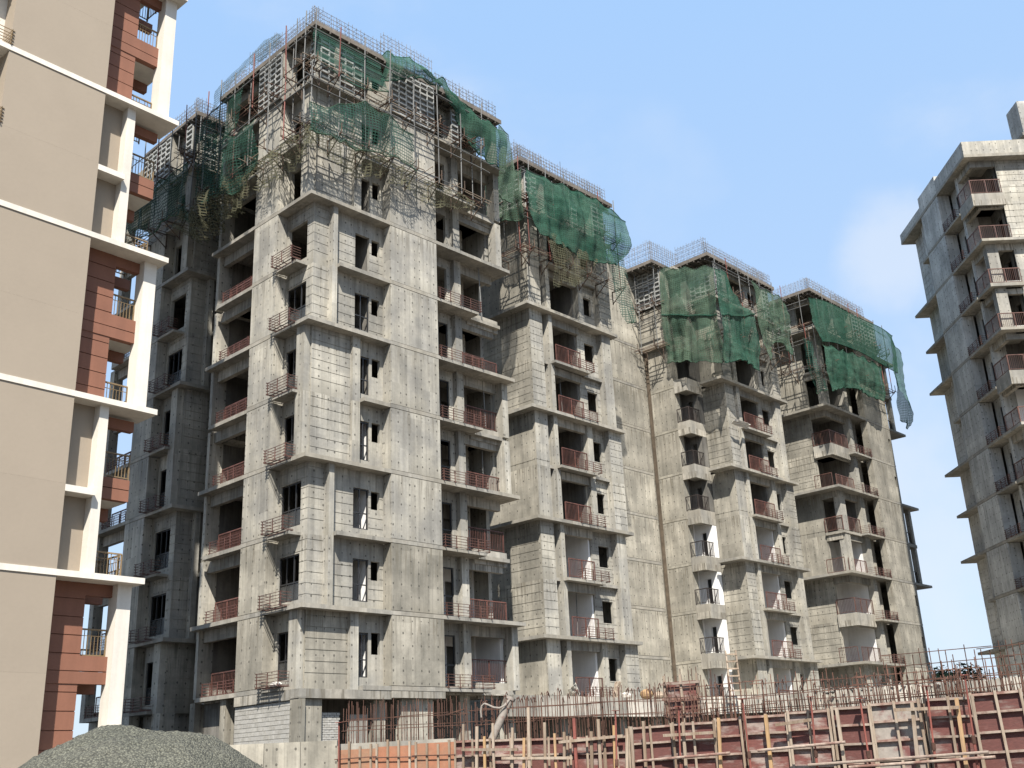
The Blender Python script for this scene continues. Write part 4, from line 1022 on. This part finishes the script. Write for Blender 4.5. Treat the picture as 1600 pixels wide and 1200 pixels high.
net(tC, 'net', 'dark green net round the front of the third tower, its top torn open', [[(-1.3,-1.25,33.0),(-.4,-1.2,33.3),(.2,-1.2,32.9),(.4,-1.2,32.3)],[(-1.3,-1.25,31.0),(-.6,-1.2,31.0),(.6,-1.2,31.2),(1.5,-1.2,31.2)],[(-1.3,-1.25,29.3),(-.4,-1.25,29.6),(1.3,-1.25,30.0),(2.9,-1.25,30.6)],[(-1.3,-1.25,27.6),(-.6,-1.25,27.9),(1.2,-1.25,28.37),(3.2,-1.25,29.0)],[(-1.3,-1.25,26.2),(-.4,-1.25,26.5),(1.2,-1.25,26.8),(3.2,-1.25,26.7)]], 17, 50, 50, .2, 1, True, 24)
net(tC, 'net2', 'green net swagged at the right end of the third tower front', [[(3.2,-1.25,33.6),(4.4,-1.25,33.4),(5.9,-1.25,33.4),(7.6,-1.25,33.2)],[(3.4,-1.25,31.4),(4.6,-1.25,31.5),(6.1,-1.25,31.6),(7.9,-1.25,31.2)],[(3.9,-1.25,29.1),(4.9,-1.25,29.7),(6.2,-1.25,30.4),(7.9,-1.25,29.9)],[(4.1,-1.25,27.6),(4.9,-1.25,28.5),(6.0,-1.25,29.5),(7.6,-1.25,28.9)]], 18, 44, 44, .3)
net(tD, 'net', 'upper dark green net across the front of the fourth tower', [[(-1.9,-.8,33.5),(.6,-1.0,33.9),(5.38,-1.0,34.0),(9.21,-1.0,34.2),(11.1,-1.0,34.0)],[(-1.7,-.8,31.6),(.7,-1.1,32.14),(4.91,-1.1,32.51),(8.69,-1.1,32.6),(11.4,-1.0,32.3)],[(-1.0,-.9,30.14),(1.0,-1.05,30.34),(4.77,-1.05,30.58),(7.87,-1.05,30.45),(11.1,-1.0,30.44)]], 19, 80, 40, .2)
net(tD, 'net', 'lower dark green net of the fourth tower, hung under the upper one', [[(-1.0,-.95,30.1),(1.05,-1.1,30.1),(4.58,-1.1,30.4),(7.9,-1.1,30.3)],[(-1.2,-.95,28.0),(.76,-1.05,28.4),(3.99,-1.05,28.47),(7.7,-1.05,28.7)],[(-1.3,-.95,26.2),(.62,-1.05,26.9),(3.6,-1.05,27.28),(7.2,-1.05,27.3)]], 20, 66, 34, .18)
net(tD, 'netthin', 'pale twisted net strip at the left corner of the fourth tower', [[(-1.0,.56,30.94),(-1.0,-.1,30.58)],[(-1.05,.44,28.72),(-1.05,-.39,28.5)],[(-1.0,.3,26.63),(-1.0,-.78,26.38)]], 21, 14, 30, .3, 2)
net(tD, 'net', 'green net flapping loose off the right end of the fourth tower', [[(10.7,-1.0,33.6),(12.3,-1.0,32.6)],[(9.9,-1.0,30.83),(12.0,-1.0,30.14)],[(9.7,-1.0,29.19),(12.1,-1.0,28.86)],[(9.7,-1.0,27.55),(11.9,-1.0,26.84)],[(10.2,-1.0,26.43),(11.3,-1.0,26.0)]], 22, 26, 44, .22)

# props still standing in some balconies
PR = [(tA, 10.9, .6, 6, 'thin prop standing in a high balcony of the tallest tower'), (tA, 11.3, 1.0, 4, 'thin prop in a middle balcony of the tallest tower'), (tA, 11.4, 1.4, 3, 'slanting prop in a balcony of the tallest tower above the fourth rail'),
      (tB, 3.6, 1.0, 5, 'prop standing in the fifth balcony of the second tower'), (tB, 3.4, 1.3, 4, 'prop standing in the fourth balcony of the second tower'), (tB, 3.8, 1.1, 1, 'prop standing in a low balcony of the second tower'),
      (tC, 3.9, 1.2, 5, 'prop standing in a high balcony of the third tower')]
for T_, u, v, k, lab in PR:
    o = MB().tube((0,0,0), (rnd.uniform(-.15,.15), 0, 2.8), .03, 6).build('steel_prop', M['steel'], None, tuple(T_.location+Matrix.Rotation(YAW, 3, 'Z') @ Vector((u, v, F(k)+T+.01))), (0, 0, YAW))
    tag(o, lab, 'prop', 'props left in the balconies')
# ------------------------------------------------------------------ podium deck in front of the row
def podium():
    t = thing('podium', 'long pale concrete podium deck running in front of the towers', 'podium', (0, 0, G))
    pts = [(-.9, 49.7), (6.6, 57.4), (13.9, 58.6), (20.4, 55.6), (24.2, 52.3), (34, 44)]
    z0, z1 = 3.82, 4.72
    for i, (a, b) in enumerate(zip(pts, pts[1:])):
        a, b = Vector((*a, 0)), Vector((*b, 0)); d = (b-a).normalized(); n = Vector((-d.y, d.x, 0))
        mb = MB()
        def P(s, q, z): return tuple(a+d*s+n*q+Vector((0, 0, z)))
        L = (b-a).length; k = int(L/2.4)+1
        for j in range(k):
            s0, s1 = L*j/k, L*(j+1)/k-.015; w = rnd.uniform(-.02, .02); zt = z1+rnd.uniform(-.04, .04)
            m2 = MB(); c = [P(s0,w,z0), P(s1,w,z0), P(s1,.5,z0), P(s0,.5,z0), P(s0,w,zt), P(s1,w,zt), P(s1,.5,zt), P(s0,.5,zt)]
            m2.v = c; m2.f = [(3,2,1,0),(4,5,6,7),(0,1,5,4),(1,2,6,5),(2,3,7,6),(3,0,4,7)]
            m2.build('edge_beam', M['pale' if j % 3 else 'slab'], t)
            if j % 2 == 0:
                m3 = MB(); c = [P(s0,.6,-.5), P(s0+.5,.6,-.5), P(s0+.5,1.1,-.5), P(s0,1.1,-.5), P(s0,.6,z0), P(s0+.5,.6,z0), P(s0+.5,1.1,z0), P(s0,1.1,z0)]
                m3.v = c; m3.f = list(m2.f); m3.build('column', M['warm'], t)
    mb = MB(); back = [(-.9, 64), (6.6, 70), (13.9, 74), (20.4, 84), (24.2, 88), (34, 88)]
    for i in range(len(pts)-1):
        a, b, c, d = pts[i], pts[i+1], back[i+1], back[i]
        for z in (z1-.25, z1-.05): mb.quad((a[0], a[1]+.5, z), (b[0], b[1]+.5, z), (*c, z), (*d, z))
        mb.quad((a[0], a[1]+5, -.2), (b[0], b[1]+5, -.2), (b[0], b[1]+5, z1-.25), (a[0], a[1]+5, z1-.25))
    mb.build('deck_slab', M['slab'], t)
podium()

# ------------------------------------------------------------------ formwork wall, posts and rebar in front
def along(pts, x):
    """point and direction at plan distance x along a polyline"""
    for a, b in zip(pts, pts[1:]):
        a, b = Vector(a), Vector(b); L = (b-a).length
        if x <= L or b == Vector(pts[-1]): return a+(b-a)*(x/L), (b-a).normalized()
        x -= L
WALL = [(-4.6, 27.1), (-1.74, 26.5), (2.28, 25.0), (4.9, 23.5), (9.35, 21.0), (13.0, 18.6)]
def wl(pts): return sum((Vector(b)-Vector(a)).length for a, b in zip(pts, pts[1:]))
def mk_panel(w, h, rows, cols):
    m = MB()
    for i in range(rows+1):
        z = h*i/rows; z = min(max(z, .03), h-.03); m.box(.03, w-.03, -.075, -.001, z-.022, z+.022)
    return m
def panel(x0, w, ztop, h, face, lab, rows=5, stiles=3, tilt=0.0, post=None):
    p, d = along(WALL, x0)
    t = thing('formwork_panel', lab, 'formwork panel', (p.x, p.y, ztop-h), math.atan2(d.y, d.x), 'panels of the long formwork wall')
    t.rotation_euler = (rnd.uniform(-.05, .015), rnd.uniform(-.022, .022), math.atan2(d.y, d.x))
    MB().box(0.01, w-.01, 0, .03, 0, h).build('face_board', M[face], t)
    for i in range(rows+1):
        z = min(max(h-i*.36, .03), h-.03)
        shared(('frail', round(w, 2)), 'frame_rail', lambda: MB().box(.0, w, -.07, -.001, -.022, .022), M['formrail'], t, (0, 0, z))
    for i in range(stiles+1):
        x = (w-.05)*i/stiles
        shared(('fstile', round(h, 2)), 'frame_stile', lambda: MB().box(0, .05, -.085, -.071, 0, h+.02), M['formrail'] if i % 2 else M['timber'], t, (x, 0, 0))
    return t
def post(x0, ztop, m, lab, lean=.0, side=.0, w=.085, off=.16, foot=-1.65):
    p, d = along(WALL, x0); n = Vector((d.y, -d.x))
    h = ztop-foot
    t = MB().box(-w/2, w/2, -w*.35, w*.35, 0, h).build('timber_post', M[m], None, (p.x+n.x*(off+lean), p.y+n.y*(off+lean), foot))
    ang = math.atan2(d.y, d.x)
    t.rotation_euler = (-math.atan2(lean, h), math.atan2(side, h), ang)
    return tag(t, lab, 'post', 'timber posts propping the formwork wall')
def prop(x0, ztop, lab, side=0.0, off=.26, m='redpole'):
    p, d = along(WALL, x0); n = Vector((d.y, -d.x))
    t = thing('steel_prop', lab, 'prop', (p.x+n.x*off, p.y+n.y*off, G), math.atan2(d.y, d.x), 'red steel props along the formwork wall')
    t.rotation_euler = (0, math.atan2(side, ztop-G), math.atan2(d.y, d.x)); h = ztop-G
    MB().tube((0,0,0), (0,0,h*.62), .026, 8).build('outer_tube', M[m], t); MB().tube((0,0,h*.62), (0,0,h), .019, 8).build('inner_tube', M[m], t)
    MB().tube((0,0,h*.58), (0,0,h*.63), .04, 8).build('collar', M['rebar'], t)
    MB().box(-.07, .07, -.07, .07, h, h+.012).build('head_plate', M[m], t)
    return t
# orange plywood stretch with battens
L1 = 2.92
for i, lab in enumerate(('orange plywood panel at the left end of the formwork wall', 'orange plywood panel in the middle of the plywood stretch', 'orange plywood panel beside the steel forms')):
    x0 = L1*i/3; p, d = along(WALL, x0)
    t = thing('plywood_panel', lab, 'formwork panel', (p.x, p.y, G), math.atan2(d.y, d.x), 'orange plywood panels of the formwork wall')
    w = L1/3-.01
    MB().box(0, w, 0, .02, 0, 2.28+.03*i-.05).build('face_board', M['plyorange'], t)
    MB().box(0, w, .03, .2, 0, 2.37).build('backing_wall', M['slab'], t)
    for j in range(4):
        x = .03+(w-.06)*j/3.3
        shared(('batten',), 'batten', lambda: MB().box(-.025, .025, -.06, -.002, 0, 2.3), M['timber2'] if j % 3 else M['timber'], t, (x, 0, rnd.uniform(-.05, .12)))
    for z in (2.02, 1.62): MB().tube((-.05, -.085, z), (w+.05, -.085, z+rnd.uniform(-.03, .03)), .012, 6).build('tie_rod', M['rebar'], t)
    for j in range(2):
        x = .2+w*.5*j; MB().box(x-.03, x+.03, -.14, -.1, 1.55, 1.68).build('clamp', M['rustdark'], t)
# steel form panels: lower middle stretch, then the tall right stretch
x = L1+.02; i = 0
where = ('first dark form panel right of the orange plywood', 'dark form panel with timber posts before the concrete pipe', 'shadowed form panel behind the leaning timbers', 'narrow form panel at the end of the low stretch', 'last form panel of the low stretch beside the raised forms')
for w in (.95, .9, .95, .85, .62):
    panel(x, w-.01, .66-.02*i, 2.3, 'formface', where[i], 6, 2); x += w; i += 1
desc = [('formface', 1.02, 'first raised red form panel right of the low stretch'), ('formface', 1.0, 'dark red form panel left of the gap opening'), ('formface', .62, 'narrow form panel beside a thick timber post'),
        ('formface', .95, 'mortar splashed form panel in the middle of the raised stretch'), ('formface', .9, 'deep red form panel between two props'), ('formface', .8, 'red and white peeling form panel with dark round stains'),
        ('formgrey', 1.0, 'large pale grey form panel near the right edge'), ('formface', .95, 'maroon form panel next to the leaning board'), ('formface', .95, 'maroon form panel nearest the right edge'), ('formface', .95, 'form panel cut by the right edge of the view'), ('formgrey', 1.2, 'form panel beyond the right edge')]
for i, (fc, w, lab) in enumerate(desc):
    panel(x, w-.012, .74+.028*i, 2.45, fc, lab, 6, 1 if w < .9 else 2); x += w
XR = x
# timber posts
plist = [(3.15, 1.02, 'timber'), (3.5, .95, 'timber'), (3.75, .72, 'timber2'), (4.0, 1.0, 'timber'), (4.35, .88, 'timber'), (4.62, .64, 'timber2'), (4.85, 1.3, 'timber'), (5.2, .95, 'timber'), (5.5, .7, 'timber2'), (5.62, .72, 'timber'),
         (5.95, 1.0, 'redpole'), (6.25, .7, 'timber'), (6.5, .95, 'timber'), (6.8, .8, 'timber2'), (7.05, .72, 'timber'), (7.3, .75, 'timber'), (7.6, .85, 'timber'), (8.5, .78, 'timber'), (9.25, .82, 'timber2'), (10.4, .82, 'timber2'), (11.9, .86, 'timber'), (13.2, .88, 'timber'), (14.1, .9, 'timber2')]
ORD = ('first second third fourth fifth sixth seventh eighth ninth tenth eleventh twelfth thirteenth fourteenth fifteenth sixteenth seventeenth eighteenth nineteenth twentieth').split()
n_low = sum(1 for q in plist if q[0] < 7.4)
for i, (xx, zt, m) in enumerate(plist):
    colour = {'timber': 'grey brown', 'timber2': 'yellowish', 'redpole': 'red stained'}[m]
    lab = ('%s timber post against the low dark forms, %s from the orange plywood' % (colour, ORD[i])) if xx < 7.4 else ('%s timber post against the raised red forms, %s from their left end' % (colour, ORD[i-n_low]))
    post(xx, zt, m, lab, rnd.uniform(.0, .12), rnd.uniform(-.03, .16), rnd.uniform(.05, .075), rnd.uniform(.13, .18))
for i, (xx, zt, lab) in enumerate([(.15, 1.2, 'red steel prop at the left end of the plywood stretch'), (6.85, 1.1, 'red steel prop behind the low dark forms'), (8.35, 1.1, 'red steel prop at the first raised form'), (10.0, 1.15, 'red steel prop by the gap in the forms'), (11.3, 1.1, 'red prop right of the pale form'),
                                   (12.4, 1.0, 'red prop crossing the red and white form'), (13.55, 1.15, 'red prop in front of the maroon form'), (14.3, 1.3, 'tall red prop near the right edge')]):
    prop(xx, zt, lab, rnd.uniform(-.05, .2))
# short boards wedged between the posts
for i, (a, b, z, lab) in enumerate(((3.2, 4.6, .45, 'grey batten nailed low across the dark forms'), (4.2, 5.9, .22, 'rough batten across the leaning timbers'), (5.6, 7.1, .5, 'thin batten near the end of the low stretch'), (8.1, 9.3, .52, 'batten across the first raised form'), (10.6, 11.4, .6, 'short batten on the pale splashed form'), (13.0, 14.2, .75, 'batten high on the maroon forms'))):
    pa, d = along(WALL, a); pb, _ = along(WALL, b); n = Vector((d.y, -d.x))*.22; q = Vector((pb.x-pa.x, pb.y-pa.y, rnd.uniform(-.12, .12)))
    tag(MB().bar((0,0,0), q, .06).build('batten', M['timber'], None, (pa.x+n.x, pa.y+n.y, z)), lab, 'board', 'battens across the forms')
# loose pipes lying along the forms
for a, b, z0, z1, lab in ((7.5, 9.6, .02, .1, 'pale pipe tied across the first raised forms'), (10.2, 12.0, .12, .2, 'pale pipe tied across the deep red forms'), (11.2, 14.6, -.2, -.1, 'long pale pipe along the foot of the right forms'), (12.0, 14.7, -.27, -.19, 'second long pipe below the right forms')):
    pa, d = along(WALL, a); pb, _ = along(WALL, b); n = Vector((d.y, -d.x))*.33
    tag(MB().tube((0,0,0), (pb.x-pa.x, pb.y-pa.y, z1-z0), .03, 8).build('scaffold_pipe', M['formrail'], None, (pa.x+n.x, pa.y+n.y, z0)), lab, 'pipe', 'loose pipes along the forms')
# rebar standing out of the wall
def rebar(x0, x1, off, zt0, zt1, step, seed, hook=False, lab='', zlow=-1.2, rows=(1.05, 1.3)):
    r = random.Random(seed); m = MB(); x = x0; prev = None
    pc, _ = along(WALL, (x0+x1)/2); O = Vector((pc.x, pc.y, 0))
    while x < x1:
        p, d = along(WALL, x); n = Vector((-d.y, d.x)); q = (x-x0)/(x1-x0)
        zt = zt0+(zt1-zt0)*q+r.uniform(-.10, .10)
        b = Vector((p.x+n.x*off, p.y+n.y*off, zlow))-O; l = Vector((d.x*r.gauss(0, .04), d.y*r.gauss(0, .04), 0))+Vector((n.x, n.y, 0))*r.gauss(0, .04)
        e = Vector((b.x+l.x, b.y+l.y, zt)); mid = (b+e)/2+Vector((r.gauss(0, .012), r.gauss(0, .012), 0))
        m.tube(b, mid, .0105, 4, cap=False); m.tube(mid, e, .0105, 4, cap=False)
        if hook and r.random() < .5:
            h1 = e+Vector((n.x*.07, n.y*.07, .05)); h2 = e+Vector((n.x*.14, n.y*.14, -.06)); m.path([e, h1, h2], .0105, 4)
        x += step*r.uniform(.7, 1.3)
    for z in rows:
        a = x0
        while a < x1-.35:
            b = min(a+r.uniform(2, 3.5), x1); pa, da = along(WALL, a); pb, db = along(WALL, b)
            na = Vector((-da.y, da.x))*(off-.02); za, zb = z+r.uniform(-.08, .08), z+r.uniform(-.08, .08)
            m.tube(Vector((pa.x+na.x, pa.y+na.y, za))-O, Vector((pb.x+na.x, pb.y+na.y, zb))-O, .011, 4, cap=False); a = b-.3
    o = m.build('rebar_mat', M['rebar'], None, O)
    return tag(o, lab, 'rebar', None, 'stuff')
rebar(.05, 3.2, .12, 1.62, 1.6, .085, 1, False, 'rusty rebar standing behind the orange plywood')
rebar(.05, 3.2, .5, 1.66, 1.66, .10, 2, False, 'second row of rusty rebar behind the plywood')
rebar(3.2, 8.0, .25, 1.5, 1.58, .085, 3, True, 'rusty rebar behind the low dark forms')
rebar(3.2, 8.0, .62, 1.6, 1.62, .10, 4, True, 'rear row of rebar behind the low dark forms')
rebar(8.0, XR, .25, 1.42, 1.36, .095, 5, True, 'dense rusty rebar above the raised red forms')
rebar(8.0, XR, .62, 1.62, 1.58, .13, 6, False, 'rear row of rebar above the raised red forms', rows=(1.0, 1.25, 1.5))
rebar(7.6, 9.2, 1.2, 1.95, 1.9, .13, 7, False, 'taller rebar cluster by the red box form', rows=(1.2,))
rebar(12.6, XR, 1.4, 1.92, 1.95, .17, 8, False, 'open rebar grid against the sky near the right edge', rows=(1.35, 1.65, 1.9))
rebar(7.9, XR, .45, 1.12, 1.16, .06, 9, False, 'thick curtain of rusty rebar right behind the raised red forms', rows=(.95,))
# red box form standing among the rebar
p, d = along(WALL, 7.75); n = Vector((-d.y, d.x))*.9
t = thing('box_form', 'small red box form standing among the rebar left of the ladder', 'formwork', (p.x+n.x, p.y+n.y, G), math.atan2(d.y, d.x))
MB().box(0, .85, 0, .03, 2.5, 3.35).build('face_board', M['formface'], t)
for q in (0, .4, .8): MB().box(q, q+.05, -.06, -.002, 1.9, 3.5).build('stile', M['timber'], t)
for z in (2.6, 2.95, 3.28): MB().box(-.05, .9, -.1, -.062, z, z+.05).build('rail', M['formrail'], t)

# ------------------------------------------------------------------ concrete pipe, ladder, loose things
def pump():
    p, d = along(WALL, 4.0); n = Vector((-d.y, d.x))*.15
    t = thing('concrete_pipe', 'slanting grey concrete pump pipe with an open end above the forms', 'pipe', (p.x+n.x-.1, p.y+n.y, .6))
    a, b = Vector((-.25, 0, -.3)), Vector((.42, .1, .98))
    MB().tube(a, b, .09, 14, cap=False).tube(a, b, .075, 14, cap=False).build('pipe_body', M['formgrey'], t, smooth=True)
    dd = (b-a).normalized()
    MB().tube(b-dd*.07, b, .115, 14, cap=False).tube(b-dd*.07, b, .085, 14, cap=False).build('flange', M['formgrey'], t, smooth=True)
    MB().path([(.38,0,.93), (.28,-.05,.80), (.14,-.06,.74), (.0,-.06,.76), (-.12,-.05,.82), (-.22,-.03,.86), (-.29,0,.8), (-.31,0,.68), (-.3,0,.55)], .022, 6).build('hose', M['formgrey'], t)
pump()
def ladder():
    t = thing('ladder', 'rough wooden ladder leaning on the third tower above the podium', 'ladder', (10.75, 56.9, 2.95), .1)
    t.rotation_euler = (-.12, .02, .1)
    for x in (-.27, .27): MB().box(x-.045, x+.045, -.03, .03, 0, 2.35).build('stile', M['timber'], t)
    for i in range(6): MB().box(-.3, .3, -.06, -.031, .25+i*.37, .33+i*.37).build('rung', M['timber'], t)
ladder()
def blob(name, label, cat, loc, size, m, seed, group=None, rows=8, seg=14):
    mb = MB(); g = []
    for j in range(rows+1):
        a = math.pi*j/rows; line = []
        for i in range(seg):
            b = 2*math.pi*i/seg
            d = Vector((math.sin(a)*math.cos(b), math.sin(a)*math.sin(b), math.cos(a)))
            f = 1+.3*noise.noise(d*1.7+Vector((seed*3.1, seed, 0)))
            line.append((d.x*size[0]*f, d.y*size[1]*f, max(0, (d.z*.9+.75))*size[2]*f))
        g.append(line)
    for j in range(rows):
        for i in range(seg): mb.quad(g[j+1][i], g[j+1][(i+1) % seg], g[j][(i+1) % seg], g[j][i])
    o = mb.build(name, M[m], None, loc, (0, 0, seed), True)
    return tag(o, label, cat, group)
DK = G+4.72
blob('sack', 'pale cement sack lying on the podium edge near the second tower', 'sack', (5.15, 56.9, DK), (.35, .25, .2), 'cloth', 1)
blob('sack', 'brown crumpled sack on the podium below the second tower pier', 'sack', (6.3, 57.9, DK), (.42, .3, .3), 'timber2', 2)
blob('sack', 'small dark sack beside the brown crumpled sack', 'sack', (6.95, 58.1, DK), (.28, .22, .22), 'timber', 3)
blob('sack', 'white sack on the lowest left window ledge of the tallest tower', 'sack', tuple(Vector(at(-.05, 1.5))+Vector((0, 0, F(0)+.14))), (.16, .34, .12), 'cloth', 4)
def sheet(name, label, cat, loc, w, h, m, rot, seed, curl=.3):
    mb = MB(); N = 14; g = []
    for j in range(N+1):
        g.append([((i/N-.5)*w, curl*((i/N-.5)**2)*2+.08*noise.noise(Vector((i*.35, j*.35, seed))), (j/N)*h*(1-.25*abs(i/N-.5))+.05*noise.noise(Vector((i*.5, seed, j*.3)))) for i in range(N+1)])
    for j in range(N):
        for i in range(N): mb.quad(g[j][i], g[j][i+1], g[j+1][i+1], g[j+1][i])
    o = mb.build(name, M[m], None, loc, rot, True)
    md = o.modifiers.new('thick', 'SOLIDIFY'); md.thickness = .015
    return tag(o, label, cat)
sheet('board_sheet', 'white bent board propped on the podium edge in front of the second tower', 'board', (2.5, 53.6, DK-.05), .55, .8, 'pale', (.5, -.6, .4), 1)
sheet('cloth', 'crumpled pale cloth hung by the ground balcony of the second tower', 'cloth', (4.6, 56.1, DK), .4, .9, 'timber', (0, .25, .5), 2)
sheet('tarpaulin', 'pale torn tarpaulin lying over a ledge of the third tower', 'tarpaulin', tuple(Vector(at(33.55+1.5, 1.15-.05, -.5))+Vector((0, 0, F(6)-.12))), 1.9, .45, 'cloth', (.9, 0, YAW), 3, .1)
mast = MB().tube((0,0,0), (0,0,2.6), .022, 6, .012).build('lightning_mast', M['darkrail'], None, tuple(Vector(at(15.49+5.4, 1.66+1.5, -.17))+Vector((0, 0, F(10)+.2))))
tag(mast, 'thin dark mast standing on the roof of the second tower', 'mast')
# low concrete wall in front of the tallest tower
lw = thing('boundary_wall', 'low streaked concrete wall in front of the block base of the tallest tower', 'wall', (-14.0, 38.2, G))
for i in range(6):
    a = i*1.25
    MB().box(a, a+1.235, rnd.uniform(-.01, .01), .22, 0, 2.78+rnd.uniform(-.02, .02)).build('wall_panel', M['warm'], lw)
# rubble on the podium behind the right rebar
r = random.Random(5); mb = MB()
for i in range(420):
    x, y = r.uniform(15, 30), 0; t_ = (x-15)/15
    y = 57.6-(x-15)*.42+r.uniform(0, 2.5); s = r.uniform(.05, .16)
    c = Vector((x-22, y-56, abs(r.gauss(0, .12)))); q = [Vector((r.uniform(-1,1), r.uniform(-1,1), r.uniform(-1,1)))*s for _ in range(6)]
    a = [c+Vector((s,0,0)), c+Vector((0,s*.8,0)), c+Vector((-s,0,.05)), c+Vector((0,-s*.9,0)), c+Vector((.02,0,s*.7)), c+Vector((0,.02,-s*.7))]
    a = [p_+q_*.3 for p_, q_ in zip(a, q)]; n0 = len(mb.v); mb.v += [tuple(p_) for p_ in a]
    for f in ((0,1,4),(1,2,4),(2,3,4),(3,0,4),(1,0,5),(2,1,5),(3,2,5),(0,3,5)): mb.f.append(tuple(n0+z for z in f))
tag(mb.build('rubble', M['mortar'], None, (22, 56, DK-.1)), 'broken concrete rubble strewn along the podium at the right', 'rubble', None, 'stuff')

# ------------------------------------------------------------------ gravel heap in the foreground
def gravel():
    mb = MB(); N = 170; RX, RY = 2.75, 3.2; g = []
    for j in range(N+1):
        line = []
        for i in range(N+1):
            x, y = (i/N*2-1), (j/N*2-1); rr = math.hypot(x, y)
            h = 2.26*max(0, 1-rr**2.0*1.02)**1.0 if rr < .55 else 2.26*max(0, (1-.55**2*1.02)-(rr-.55)*1.52)
            px, py = x*RX*(.93 if x > 0 else .96), y*RY
            h = min(h, 2.2+.06*noise.noise(Vector((px*.9, py*.9, 6)))) if h > 0 else h
            h += .13*noise.noise(Vector((px*.8, py*.8, 1)))*(1 if h > .1 else 0)+.05*noise.noise(Vector((px*2.3, py*2.3, 4)))+.022*noise.noise(Vector((px*11, py*11, 8)))+.012*noise.noise(Vector((px*23, py*23, 8)))
            # slip crack
            cx = px-.85-.35*(py+1.6)+.12*noise.noise(Vector((px*3, py*3, 3)))
            if -2.4 < py < -.4: h -= .10*math.exp(-(cx/.06)**2)*(1-abs(py+1.4))
            line.append((px, py, h-.02))
        g.append(line)
    n = N+1
    mb.v = [p for l in g for p in l]
    mb.f = [(j*n+i, j*n+i+1, (j+1)*n+i+1, (j+1)*n+i) for j in range(N) for i in range(N)]
    o = mb.build('gravel_heap', M['gravel'], None, (-3.95, 11.6, G), None, True)
    return tag(o, 'large heap of grey gravel in the foreground at lower left', 'gravel heap', None, 'stuff')
gravel()
# loose pebbles on the heap surface give it grain
# ------------------------------------------------------------------ trees far right
def tree(loc, h, w, seed, label):
    r = random.Random(seed); t = thing('tree', label, 'tree', loc, 0, 'trees beyond the fourth tower')
    m = MB(); m.tube((0,0,0), (.1,0,h*.45), .16, 8, .1)
    for i in range(5):
        a = r.uniform(0, 6.28); m.tube((.1*i/5,0,h*(.3+.05*i)), (math.cos(a)*w*.5, math.sin(a)*w*.5, h*(.6+.06*i)), .07, 6, .03)
    m.build('trunk', M['bark'], t)
    c = MB(); cl = [(Vector((r.gauss(0, .42)*w, r.gauss(0, .42)*w, h*r.uniform(.4, .95))), r.uniform(.28, .5)*w) for _ in range(14)]
    for i in range(2600):
        p, s = r.choice(cl); d = Vector((r.gauss(0,1), r.gauss(0,1), r.gauss(0,1))).normalized()*s*r.uniform(.55, 1)
        q = p+d; a = Vector((r.uniform(-1,1), r.uniform(-1,1), r.uniform(-.6,.6)))*.26; b = Vector((r.uniform(-1,1), r.uniform(-1,1), r.uniform(-.6,.6)))*.22
        c.quad(q-a, q-b*.6, q+a, q+b)
    c.build('crown', M['leaf'], t)
tree((34.2, 92, G), 8.6, 2.9, 1, 'dark leafy tree beyond the fourth tower, hard against its wall')
tree((36.6, 93.5, G), 7.6, 2.6, 2, 'lower leafy tree right of the tree by the fourth tower')
